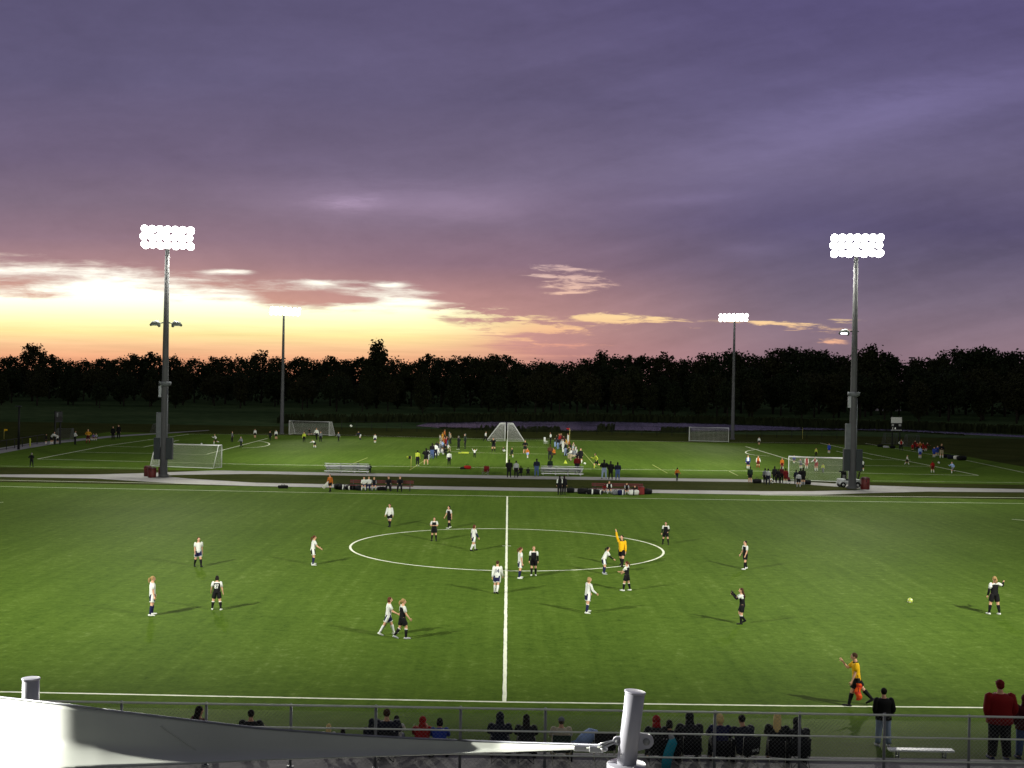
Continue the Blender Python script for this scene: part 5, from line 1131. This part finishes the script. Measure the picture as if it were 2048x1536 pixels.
# ------------------------------------------------------------------ people on and around the far pitch
GB1, GM, GF, GX, GR, GC = 'reserves and coaches at the benches', 'spectators on the path between the pitches', 'players on the left far pitch', 'crowd left of the cross pitch', 'crowd right of the cross pitch', 'people behind the right goal'
GP, GRT, GL, GCP = 'players on the right far pitch', 'red and blue teams at the right sideline', 'people at the left sideline', 'children on the cross pitch'
FAR = [
 # benches
 (1119, 990, 953, 10, 'stand', 'black black black hair_dark white black', 'left of two players in black standing by the halfway line bench', GB1),
 (1128, 989, 953, -30, 'stand2', 'black black black hair_dark dark black', 'right of two players in black standing by the halfway line bench', GB1),
 (728, 981, 954, 180, 'sit', 'white navy white hair_brown', 'first player in white on the left bench', GB1), (738, 981, 954, 172, 'sit', 'white navy navy hair_blond', 'second player in white on the left bench', GB1),
 (748, 981, 955, 185, 'sit', 'dark navy lgrey hair_blond grey', 'player in dark top third on the left bench', GB1), (777, 982, 953, 180, 'sit', 'black black black hair_dark dark', 'coach in black coat leaning on the left bench', GB1), (800, 983, 953, 180, 'sit', 'black black black hair_grey dark', 'coach in black coat last on the left bench', GB1),
 (1218, 988, 963, 180, 'sit', 'black dark lgrey hair_blond white', 'first player in black and white on the right bench', GB1), (1253, 989, 966, 180, 'sit', 'black black white hair_dark lgrey', 'second player in black on the right bench', GB1), (1271, 988, 972, 160, 'squat', 'dark navy white hair_brown', 'child crouching at the right end of the right bench', GB1), (1209, 986, 968, 170, 'sit', 'red red black hair_brown', 'small person in red left of the first bench player', GB1),
 # path
 (63, 934, 907, -10, 'hips', 'black dark dark hair_grey', 'lone person in black standing at the left far corner', GL),
 (716, 944, 926, 0, 'sit', 'dark dark dark hair_dark', 'dark figure sitting on the left bleacher', GM), (740, 946, 929, 20, 'sit', 'green dark dark hair_dark', 'dark seated figure right of the left bleacher', GM),
 (1018, 955, 921, 0, 'pockets', 'black black black hair_dark', 'big dark standing person at the halfway line path', GM, 1.35), (1032, 955, 923, 10, 'stand', 'lgrey black black hair_dark', 'person in pale vest beside the big dark one', GM), (1042, 953, 932, 20, 'sit', 'black black black hair_dark', 'dark seated person right of the pale vest', GM, 1.2),
 (1056, 952, 935, 0, 'sit', 'dark black black hair_dark', 'dark person in a chair left of the man in jeans', GM, 1.3), (1073, 953, 919, 0, 'pockets', 'dnavy denim denim hair_dark - - dark', 'man in jeans and navy jacket left of the bleacher', GM, 1.2), (1100, 948, 918, 0, 'stand', 'green dark dark hair_brown', 'person in green coat at the left of the right bleacher', GM, 1.1), (1154, 950, 912, 0, 'pockets', 'dred dark dark hair_dark', 'person in dark red coat at the right end of the right bleacher', GM, 1.1),
 (1208, 958, 921, 5, 'hips', 'black ldenim ldenim hair_dark - - dark', 'left of three standing adults, in jeans', GM, 1.2), (1221, 959, 924, 0, 'pockets', 'black black black hair_dark', 'middle of three standing adults, all in black', GM, 1.25), (1235, 960, 926, 0, 'pockets', 'dnavy denim denim hair_dark - - dark', 'right of three standing adults, in dark jeans', GM, 1.2), (1193, 937, 906, 100, 'run', 'lemon black lemon hair_dark', 'linesman in lime yellow running past the three adults', GM),
 (1354, 962, 936, -40, 'walk', 'orange dnavy dnavy hair_dark', 'boy in orange walking on the path alone', GM), (1500, 966, 935, 0, 'stand', 'green dark skin hair_dark', 'dark child standing at the path left of the grey pair', GM),
 # right goal crowd
 (1530, 968, 938, 10, 'stand', 'grey black black hair_dark', 'left of a pair in grey shirts behind the right goal', GC), (1536, 970, 939, -20, 'stand2', 'lgrey dnavy dnavy hair_dark', 'right of a pair in grey shirts behind the right goal', GC), (1546, 968, 955, 90, 'squat', 'white dark white hair_dark', 'person in white crouching over bags behind the goal', GC),
 (1549, 964, 934, 0, 'stand', 'dark dark dark hair_dark', 'slim dark person left of the right goal post', GC), (1556, 966, 939, -15, 'stand2', 'black black black hair_dark', 'shorter dark person left of the right goal post', GC), (1563, 966, 934, 15, 'stand', 'maroon black black hair_dark', 'taller person in maroon at the right goal post', GC), (1571, 968, 938, 0, 'pockets', 'dred dred white hair_dark', 'person in dark red behind the right goal net', GC), (1579, 968, 952, 30, 'squat', 'maroon dark white hair_dark', 'child sitting low behind the right goal net', GC),
 (1592, 969, 941, -10, 'stand', 'dnavy dark dark hair_dark', 'dark person behind the grey-blue shirt', GC), (1597, 975, 946, 0, 'stand2', 'lgrey dark lgrey hair_dark', 'player in grey-blue shirt standing before the crowd', GC), (1606, 971, 937, 10, 'stand', 'black black lgrey hair_dark', 'dark person right of the grey-blue shirt', GC), (1601, 968, 938, 0, 'stand', 'black black black hair_dark', 'dark head between the grey-blue shirt and the right one', GC), (1686, 973, 938, -10, 'point', 'black black black hair_dark', 'person in black leaning on the right mast', GC, 1.15),
 # left far pitch
 (431, 888, 868, 120, 'run', 'white black white hair_blond', 'player in white running, leftmost on the far pitch', GF), (464, 884, 864, -90, 'stand2', 'grey dark dark hair_brown', 'player in dark kit right of the running one', GF), (482, 895, 874, 140, 'walk', 'grey dark dark hair_grey', 'player in grey on the penalty box line', GF), (510, 876, 859, 180, 'stand', 'white black skin hair_dark', 'player in white near the far line', GF), (540, 882, 863, 170, 'walk', 'dark black black hair_brown', 'player in dark kit at the box corner', GF), (552, 879, 861, 180, 'stand2', 'white dark skin hair_dark', 'player in white left of the far mast', GF),
 (608, 885, 865, 180, 'stand2', 'lemon black black hair_brown', 'far referee in yellow before the left goal', GF), (620, 871, 857, 100, 'run', 'dark dark skin hair_brown', 'dark player running inside the left goal', GF), (633, 880, 857, 160, 'walk', 'white black black hair_blond', 'player in white before the left goal', GF), (641, 884, 864, 180, 'stand', 'grey dark dark hair_dark', 'player in grey right of the white one at the goal', GF), (630, 896, 884, 60, 'bend2', 'white dark white hair_blond', 'player in white bent double nearest of the goal group', GF),
 (677, 883, 865, 150, 'walk', 'grey dark dark hair_blond', 'player in grey right of the left goal', GF), (721, 880, 866, 90, 'bend', 'navy white navy hair_blond', 'player in navy bending to head the ball', GF), (750, 886, 869, 180, 'stand', 'white navy white hair_dark', 'player in white farthest right on the left far pitch', GF),
 # left sideline
 (92, 889, 869, -90, 'stand', 'black black white hair_dark', 'person in black leftmost at the left sideline', GL), (102, 890, 868, -100, 'bend', 'white black white hair_dark', 'player in white bending at the left sideline', GL), (115, 888, 869, 90, 'stand2', 'white black white hair_dark', 'player in white next to the bending one', GL), (150, 889, 863, -60, 'crossed', 'white black black hair_brown', 'coach in white jacket with folded arms at the left sideline', GL, 1.15), (176, 887, 860, 180, 'hips', 'gold maroon dred hair_blond', 'person in gold and maroon at the left sideline', GL), (188, 881, 867, 150, 'sit', 'purple dark white hair_brown', 'seated child in purple at the left sideline', GL), (193, 881, 867, 170, 'sit', 'lgrey dark white hair_brown', 'seated child in grey at the left sideline', GL), (226, 880, 854, 180, 'stand', 'black black black hair_dark', 'left of two dark adults at the far left line', GL), (237, 877, 851, 180, 'stand', 'black black black hair_brown', 'right of two dark adults at the far left line', GL),
 # crowd left of the cross pitch
 (835, 931, 902, -20, 'stand', 'lemon dark dark hair_dark - - white', 'man in lime jacket at the near end of the left crowd', GX, 1.15), (852, 929, 898, 0, 'hips', 'black black skin hair_dark - - white', 'man in black next to the lime jacket', GX, 1.2), (864, 918, 888, -10, 'stand', 'black denim denim hair_dark', 'person in black and jeans in the left crowd', GX, 1.1), (871, 916, 888, -15, 'pockets', 'white dnavy dnavy hair_dark', 'person in white top and dark jeans in the left crowd', GX, 1.15), (898, 931, 904, 0, 'stand', 'white black black hair_dark', 'person in white shirt standing alone right of the left crowd', GX, 1.15),
 (856, 921, 899, 0, 'stand', 'lgrey lgrey lgrey hair_dark', 'person in pale grey behind the man in black', GX), (877, 912, 895, 40, 'sitlow', 'white white white hair_brown', 'seated person in white in the left crowd', GX), (882, 909, 897, -70, 'sitlow', 'offwhite lgrey white hair_brown', 'seated person in cream with legs out', GX), (888, 905, 888, -60, 'sit', 'dark dark dark hair_dark', 'seated person in dark clothes in the left crowd', GX), (878, 903, 885, -50, 'sit', 'grey grey lgrey hair_blond', 'fair person seated in grey in the left crowd', GX), (884, 899, 881, -70, 'sit', 'lblue denim denim hair_brown', 'seated person in light blue in the left crowd', GX), (891, 896, 876, -60, 'stand', 'red dred dark hair_dark', 'person in red in the left crowd', GX), (886, 892, 874, -80, 'sit', 'orange gold dark hair_red', 'person in orange seated in the left crowd', GX), (893, 890, 874, -90, 'stand2', 'pink denim denim hair_blond', 'person in pink in the left crowd', GX),
 (885, 886, 866, -60, 'stand', 'gold gold brown hair_blond', 'person in gold at the far end of the left crowd', GX), (889, 882, 860, -80, 'stand', 'orange brown dark hair_red', 'person in orange at the far end of the left crowd', GX), (880, 884, 870, 80, 'stand', 'offwhite khaki dark hair_grey', 'person in cream at the outer edge of the left crowd', GX), (899, 885, 865, 90, 'stand', 'grey dark dark hair_grey', 'grey-haired person at the pitch edge of the left crowd', GX), (901, 888, 868, 100, 'stand2', 'khaki dark dark hair_blond', 'person in khaki at the pitch edge of the left crowd', GX),
 (917, 899, 873, 60, 'hips', 'dark dark dark hair_grey - - white', 'left of two adults standing right of the left crowd', GX, 1.1), (930, 898, 869, 90, 'stand', 'green dark dark hair_grey', 'right of two adults standing right of the left crowd', GX, 1.15),
 (867, 913, 890, 20, 'stand2', 'grey dark dark hair_brown', 'person in grey half hidden behind the white top', GX, 1.05), (874, 907, 884, -30, 'stand', 'dark denim denim hair_brown', 'dark jacketed person in the middle of the left crowd', GX, 1.1), (881, 901, 880, -60, 'stand', 'lgrey dark dark hair_grey', 'grey-haired person in pale grey in the left crowd', GX, 1.05), (888, 911, 896, -60, 'sit', 'black dark dark hair_dark', 'person in black seated on the near turf side of the left crowd', GX), (895, 893, 873, 70, 'stand', 'maroon denim denim hair_dark', 'person in maroon and jeans in the left crowd', GX, 1.1), (883, 895, 874, -80, 'stand2', 'khaki khaki dark hair_blond', 'fair person in khaki in the left crowd', GX), (896, 903, 888, -40, 'sit', 'offwhite khaki khaki hair_grey', 'grey-haired person seated in cream in the left crowd', GX), (890, 879, 862, 120, 'stand', 'dark dark dark hair_dark', 'dark person at the very far end of the left crowd', GX), (872, 911, 898, -20, 'squat', 'lblue grey white hair_brown', 'child in pale blue squatting in the left crowd', GX),
 (1116, 899, 877, 40, 'stand', 'dark lblue lblue hair_brown', 'person in dark top and pale trousers in the right crowd', GR, 1.1), (1123, 900, 880, 60, 'stand2', 'lgrey dark dark hair_grey', 'person in pale grey behind the long pale coat', GR, 1.05), (1128, 894, 873, 90, 'stand', 'maroon dark dark hair_dark', 'person in maroon between the red ones and the orange vest', GR), (1141, 908, 888, 60, 'stand', 'dark khaki khaki hair_dark', 'person in dark top and khaki trousers in the right crowd', GR, 1.05), (1136, 912, 896, 80, 'sit', 'dnavy dark dark hair_brown', 'seated person in navy in the right crowd', GR), (1152, 911, 892, 70, 'stand', 'white grey grey hair_brown', 'person in white behind the navy one in the right crowd', GR), (1157, 925, 905, 30, 'sit', 'dark khaki khaki hair_dark', 'seated person in dark clothes at the near end of the right crowd', GR), (1147, 905, 886, 120, 'stand2', 'beige dark dark hair_blond', 'fair person in beige in the right crowd', GR),
 # cross pitch
 (949, 916, 899, 180, 'armsup', 'white dark dark hair_dark', 'child in white with both arms up', GCP), (987, 904, 880, 175, 'bend', 'black dark black hair_dark', 'man in black bending over a white ball', GCP), (1010, 905, 895, 120, 'squat', 'dark white white hair_dark', 'child crouching at the halfway line', GCP), (1023, 915, 895, 200, 'run', 'green dark white hair_blond', 'child in green running by the halfway line', GCP), (1050, 907, 882, 170, 'hips', 'black dark skin hair_dark', 'man in black watching the children', GCP), (1055, 917, 897, 150, 'walk', 'orange lblue white hair_red', 'child in orange and pale blue before the man in black', GCP), (971, 883, 864, -120, 'walk', 'white black black hair_dark', 'goalkeeper in white and black by the parked goals', GCP),
 # crowd right of the cross pitch
 (1101, 888, 866, 90, 'hips', 'white black black hair_dark', 'person in white at the far end of the right crowd', GR), (1110, 894, 877, 60, 'stand', 'green lblue lblue hair_grey', 'person in dark green in the right crowd', GR), (1114, 891, 871, 70, 'stand', 'dark denim denim hair_dark', 'dark person in the far part of the right crowd', GR), (1119, 894, 868, 80, 'stand', 'red dark dark hair_brown', 'left of two persons in red in the right crowd', GR, 1.1), (1122, 892, 868, 60, 'stand', 'dred dark dark hair_blond', 'right of two persons in red in the right crowd', GR, 1.1), (1136, 888, 868, 90, 'stand', 'white white white hair_brown', 'person in white under the red flag', GR, 1.1), (1126, 905, 880, 70, 'stand', 'offwhite white white hair_grey', 'person in long pale coat in the right crowd', GR, 1.15), (1131, 912, 886, 60, 'stand2', 'dark ldenim ldenim hair_grey', 'dark top and pale jeans in the right crowd', GR), (1138, 900, 880, 70, 'stand', 'orange brown dark hair_blond', 'person in orange vest in the right crowd', GR), (1134, 896, 878, 80, 'sit', 'gold khaki khaki hair_brown', 'seated person in gold in the right crowd', GR),
 (1146, 916, 889, 80, 'stand', 'lgrey grey grey hair_grey', 'person in grey with white cap in the right crowd', GR, 1.15), (1143, 918, 898, 60, 'sit', 'offwhite khaki khaki hair_brown', 'seated person in cream in the right crowd', GR), (1149, 922, 897, 70, 'sit', 'grey khaki khaki hair_grey', 'seated person in grey in the right crowd', GR), (1153, 917, 896, 100, 'stand', 'dnavy navy dark hair_dark white', 'person in navy with white sleeve in the right crowd', GR), (1161, 927, 898, 170, 'stand', 'black black white hair_dark', 'tall player in black at the outer edge of the right crowd', GR), (1100, 920, 891, 0, 'pockets', 'brown dark dark hair_brown', 'person in brown coat at the pitch edge of the right crowd', GR, 1.1), (1109, 916, 896, 60, 'sit', 'orange brown dark hair_brown', 'person in rust sitting in a chair near the right crowd', GR, 1.1),
 # right far pitch
 (1518, 890, 875, 180, 'stand', 'white dark skin hair_grey', 'player in white near the far line right of the right goal', GP), (1496, 938, 912, 150, 'stand', 'white navy white hair_brown blue', 'player in blue and white on the near side of the right pitch', GP), (1516, 936, 913, 180, 'stand2', 'orange dred red hair_brown white', 'player in red and white beside the blue and white one', GP), (1632, 913, 897, 180, 'stand', 'lemon black black hair_dark', 'referee in yellow above the right goal bar', GP), (1658, 907, 888, 180, 'stand', 'rblue blue white hair_brown', 'player in blue above the right goal bar', GP), (1588, 927, 911, 170, 'stand', 'blue navy white hair_brown', 'player in blue left inside the goal frame', GP), (1602, 938, 921, 150, 'bend', 'grey navy white hair_dark', 'player in grey-blue bending inside the goal frame', GP), (1613, 938, 914, 180, 'stand', 'red red offwhite hair_dark white', 'player in red with white shoulders seen through the net', GP), (1633, 943, 919, 140, 'bend', 'red red white hair_dark white', 'player in red leaning seen through the net', GP), (1646, 946, 928, 160, 'walk', 'lemon grey grey hair_dark', 'goalkeeper in yellow seen through the net', GP), (1564, 939, 917, 160, 'stand', 'orange dred white hair_dark', 'player in red left of the goal post', GP),
 (1725, 943, 920, 5, 'stand', 'white dark white hair_dark green', 'player in dark kit with white back right of the mast', GP), (1814, 930, 911, -120, 'walk', 'offwhite black white hair_blond', 'fair player in cream and black on the right pitch', GP), (1865, 946, 923, 10, 'stand2', 'red dred offwhite hair_red', 'player in red at the lower right corner', GP), (1905, 947, 923, 120, 'run', 'lblue grey white hair_grey', 'player in pale blue running at the lower right corner', GP),
 # right sideline
 (1802, 902, 880, 180, 'hips', 'red dark dark hair_dark white', 'person in red with white arms under the scoreboard', GRT), (1825, 903, 888, 150, 'stand', 'red dred dark hair_red', 'first of the red team huddle', GRT), (1830, 900, 882, 170, 'stand', 'dred dark dark hair_dark', 'tallest of the red team huddle, behind', GRT), (1834, 904, 886, 190, 'stand2', 'red dark dark hair_brown', 'red team player with dark shorts in the huddle', GRT), (1840, 905, 887, 160, 'bend', 'orange dark white hair_blond', 'bending orange-red player in the huddle', GRT), (1846, 904, 886, 200, 'stand', 'red red dark hair_red', 'red player right of the bending one', GRT), (1851, 903, 888, 210, 'bend', 'dred red white hair_grey', 'dark red player at the right end of the huddle', GRT), (1840, 917, 894, 180, 'stand', 'lblue blue white hair_brown', 'player in pale blue standing before the red huddle', GRT), (1868, 915, 895, 180, 'stand', 'rblue blue white hair_brown', 'left of two blue players at the right sideline', GRT), (1874, 913, 895, 170, 'bend', 'rblue blue white hair_brown', 'right of two blue players at the right sideline', GRT), (1883, 917, 889, 160, 'crossed', 'black khaki white hair_blond', 'man in black and khaki shorts at the right sideline', GRT, 1.15),
]
for r in FAR:
    person_far(r[0], r[1], r[2], r[3], r[4], r[5], r[6], r[7], bulk=(r[8] if len(r) > 8 else 1.0))

# ------------------------------------------------------------------ far fence, reeds, woods
q0, q1 = G(690, 866), G(1660, 884); FYY = 243.0
root = empty('far_chain_link_fence', (0, FYY, 0)); tag(root, 'low dark chain-link fence along the pond', 'fence')
x = -32.0; xs = []
while x < 66: xs.append(x); x += 2.9
for x in xs:
    b = MB(); b.tube([(x,0,0), (x,0,1.85)], .045, 6); b.build('post', BLACKM, root)
for z in (1.8, .95):
    b = MB(); b.tube([(xs[0],0,z), (xs[-1],0,z)], .03, 6); b.build('rail', BLACKM, root)
q0, q1 = G(-60, 912), G(88, 886); root = empty('side_fence', (0,0,0)); tag(root, 'low black chain-link fence beside the left path', 'fence'); n = 9
for i in range(n+1):
    p = q0.lerp(q1, i/n); b = MB(); b.tube([(p.x,p.y,0), (p.x,p.y,1.25)], .05, 6); b.build('post', BLACKM, root)
for z in (1.22, .15):
    b = MB(); b.tube([(q0.x,q0.y,z), (q1.x,q1.y,z)], .035, 6); b.build('rail', BLACKM, root)
q = G(60, 893); root = empty('yellow_post', q); tag(root, 'short yellow post beside the left path', 'post'); b = MB(); b.tube([(0,0,0), (0,0,1.1)], .1, 8); b.build('post_body', cm('lemon'), root)

def leaf_mat(name, c):
    m = mat(name, c, 0.85, 0.0, 0.30, 0.35, spec=0.1); return m
LEAF = [leaf_mat('foliage_a', (0.030, 0.036, 0.014)), leaf_mat('foliage_b', (0.024, 0.033, 0.014)), leaf_mat('foliage_c', (0.034, 0.036, 0.015))]
BARK = mat('bark', (0.035, 0.028, 0.022), 0.9, var=0.25, scale=3)
def crown_mesh(seed, w, h, zc, nclump, shape, per=16, leaf=.62):
    r = random.Random(seed); vs = []; fs = []
    for k in range(nclump):
        while True:
            x, y, z = r.uniform(-1, 1), r.uniform(-1, 1), r.uniform(-1, 1)
            d = x*x+y*y+z*z
            if d < 1 and d > r.uniform(0, .5): break
        if shape == 'dome': z = z if z > -.6 else -.6*r.random()
        if shape == 'cone': s = 1-.62*(z+1)/2; x *= s; y *= s
        if shape == 'tall': x *= .8; y *= .8
        c = Vector((x*w, y*w, zc+z*h)); cr = r.uniform(.6, 1.35)*w*.16+.25
        for _ in range(per):
            p = c+Vector((r.gauss(0, 1), r.gauss(0, 1), r.gauss(0, .75)))*cr*.62
            n = Vector((r.gauss(0,1), r.gauss(0,1), r.gauss(0,1)+.6)).normalized(); a = n.orthogonal().normalized(); a = Matrix.Rotation(r.uniform(0, 6.28), 3, n) @ a; b_ = n.cross(a)
            l = leaf*r.uniform(.5, 1.2); o = len(vs)
            vs += [p-a*l*.5, p+b_*l*.32, p+a*l*.5, p-b_*l*.32]; fs.append((o, o+1, o+2, o+3))
    me = bpy.data.meshes.new('crown'); me.from_pydata([tuple(v) for v in vs], [], fs); me.update(); return me
def trunk_mesh(seed, h, sp):
    r = random.Random(seed); b = MB(); b.tube([(0,0,-.3), (r.uniform(-.2,.2),0,h*.25), (r.uniform(-.4,.4),r.uniform(-.3,.3),h*.6), (0,0,h*.9)], [.42,.30,.20,.06], 7)
    for i in range(6):
        a = r.uniform(0, 6.28); z = h*r.uniform(.22, .6); b.tube([(0,0,z), (math.cos(a)*sp*.4, math.sin(a)*sp*.4, z+h*.14), (math.cos(a)*sp*.75, math.sin(a)*sp*.75, z+h*.30)], [.14,.09,.03], 5)
    me = b.mesh('trunk'); me.materials.append(BARK); return me
# kinds of tree, all 20 m tall: (half width, half height, centre z, clumps, shape)
KINDS = [('dome', 6.6, 8.0, 11.6, 150), ('dome', 5.2, 8.4, 11.4, 130), ('tall', 5.6, 8.8, 11.0, 130), ('cone', 5.6, 9.2, 10.8, 140), ('dome', 7.6, 7.4, 12.0, 165), ('tall', 4.4, 8.4, 11.5, 90)]
CM, TM = [], []
for i, (sh_, w, h, zc, n) in enumerate(KINDS):
    for k in range(2):
        me = crown_mesh(31*i+7*k+3, w, h, zc, int(n*1.5), sh_, 20, 1.05); me.materials.append(LEAF[(i+k) % 3]); CM.append(me); TM.append(trunk_mesh(5*i+k, 15, w))
def tree(x, y, top, kind, label, group='trees of the far treeline', wscale=1.0):
    root = empty('tree', (x, y, 0), rnd.uniform(0, 6.28)); s = top/20.0
    put('trunk', TM[kind], root); put('crown', CM[kind], root); root.scale = (s*wscale, s*wscale, s)
    tag(root, label, 'tree', group); return root
SKY = [(-30,708,0),(18,712,1),(66,688,4),(100,708,2),(128,716,0),(168,719,8),(205,716,1),(240,712,0),(270,708,4),(302,704,2),(348,708,10),(390,716,8),(428,712,5),(452,709,10),(490,711,0),(524,703,3),(558,714,4),(600,713,1),(626,718,0),(662,712,2),(690,719,4),(722,714,1),(755,683,6),(790,716,9),(824,719,0),(857,708,2),(884,716,8),(912,714,3),(942,712,1),(965,710,0),(992,709,4),(1012,710,2),(1042,724,8),(1078,721,9),(1104,724,1),(1142,721,0),(1174,717,4),(1204,704,6),(1232,712,8),(1258,711,2),(1292,711,1),(1330,707,3),(1356,716,0),(1384,718,9),(1412,707,4),(1452,702,8),(1484,700,0),(1512,712,2),(1548,698,4),(1584,694,1),(1612,698,8),(1640,698,2),(1668,710,9),(1692,708,0),(1722,702,3),(1744,692,6),(1764,704,1),(1800,724,8),(1828,718,4),(1856,713,0),(1882,715,5),(1908,697,8),(1934,700,4),(1962,693,1),(1986,705,9),(2012,702,2),(2040,702,8),(2074,704,4)]
LBL = {66: 'broad lumpy tree standing highest at the left of the treeline', 755: 'tall pointed tree rising alone left of the parked goals', 1204: 'tall slim tree standing up just right of the middle of the treeline', 1744: 'tall dark tree right beside the right lit mast', 1548: 'broad round tree left of the right lit mast', 1962: 'high dark tree at the right end of the treeline', 524: 'narrow tree poking up behind the far left mast'}
for u, v, k in SKY:
    Y = rnd.uniform(455, 520)
    if u in (755,): Y = 440
    p = AT(u, v, Y); big = u in LBL
    tree(p.x, Y, p.z*1.0, k, LBL.get(u, 'dark tree of the far treeline, its top against the sunset sky'), wscale=(1.0 if u != 755 else .95))
for row, (Y0, v0, v1, st) in enumerate([(392, 742, 768, 62), (425, 728, 752, 56)]):
    u = -60+row*20
    while u < 2110:
        if row or rnd.random() < .85:
            v = rnd.uniform(v0, v1); Y = Y0+rnd.uniform(-14, 18); p = AT(u, v-(u-1024)*0*.0, Y)
            tree(p.x, Y, p.z, rnd.randrange(12), 'dark lower tree in front of the skyline trees', 'lower trees before the treeline', wscale=1.12)
        u += st*rnd.uniform(.75, 1.25)
# the thicket behind the trees that closes the gaps
r = random.Random(99); vs, fs = [], []
for i in range(9000):
    x = r.uniform(-300, 300); y = r.uniform(525, 560); z = r.uniform(0, 1)**.8*15.5*(0.8+.2*math.sin(x*.07)+.12*math.sin(x*.23)); n = Vector((r.gauss(0,1), -1.2+r.gauss(0,.6), r.gauss(0,.6))).normalized(); a = n.orthogonal().normalized(); a = Matrix.Rotation(r.uniform(0,6.28), 3, n) @ a; c = n.cross(a); l = r.uniform(1.2, 2.8); p = Vector((x,y,z)); o = len(vs)
    vs += [p-a*l*.5, p+c*l*.36, p+a*l*.5, p-c*l*.36]; fs.append((o,o+1,o+2,o+3))
me = bpy.data.meshes.new('woods'); me.from_pydata([tuple(v) for v in vs], [], fs); me.update(); me.materials.append(LEAF[1]); tag(put('woods', me), kind='stuff')
# reeds round the pond
vs, fs = [], []
def reeds(poly, n, h0, h1, dep):
    L = [G(u, v) for u, v in poly]
    for i in range(n):
        k = r.randrange(len(L)-1); p = L[k].lerp(L[k+1], r.random())+Vector((0, r.uniform(-dep, dep), 0)); h = r.uniform(h0, h1); w = r.uniform(.25, .7); a = r.uniform(-.5, .5); o = len(vs)
        vs.extend([p+Vector((-w*.5,0,0)), p+Vector((w*.5,w*a,0)), p+Vector((w*.4+a*h*.3,w*a,h)), p+Vector((-w*.2+a*h*.3,0,h*.9))]); fs.append((o,o+1,o+2,o+3))
reeds([(560, 846), (860, 843.5), (1000, 841), (1200, 841.5), (1400, 845), (1540, 850), (1660, 855), (1800, 857), (1930, 863), (2100, 870)], 5200, .7, 2.2, 5)
reeds([(880, 857), (960, 859.5), (1060, 863), (1120, 864), (1240, 863), (1330, 864.5), (1460, 863.5), (1560, 862.5), (1700, 862), (1800, 864), (1930, 871)], 2000, .1, .35, 2)
reeds([(960, 860), (1060, 863), (1120, 863)], 200, .4, 1.2, 1.5); reeds([(1196, 863), (1226, 863)], 60, .8, 1.9, 1); reeds([(1324, 865), (1380, 865)], 160, .5, 1.3, 1.5)
me = bpy.data.meshes.new('reeds'); me.from_pydata([tuple(v) for v in vs], [], fs); me.update(); me.materials.append(mat('reed', (0.020, 0.026, 0.010), 0.9, var=0.3, scale=.5, spec=.1)); tag(put('reeds', me), kind='stuff')
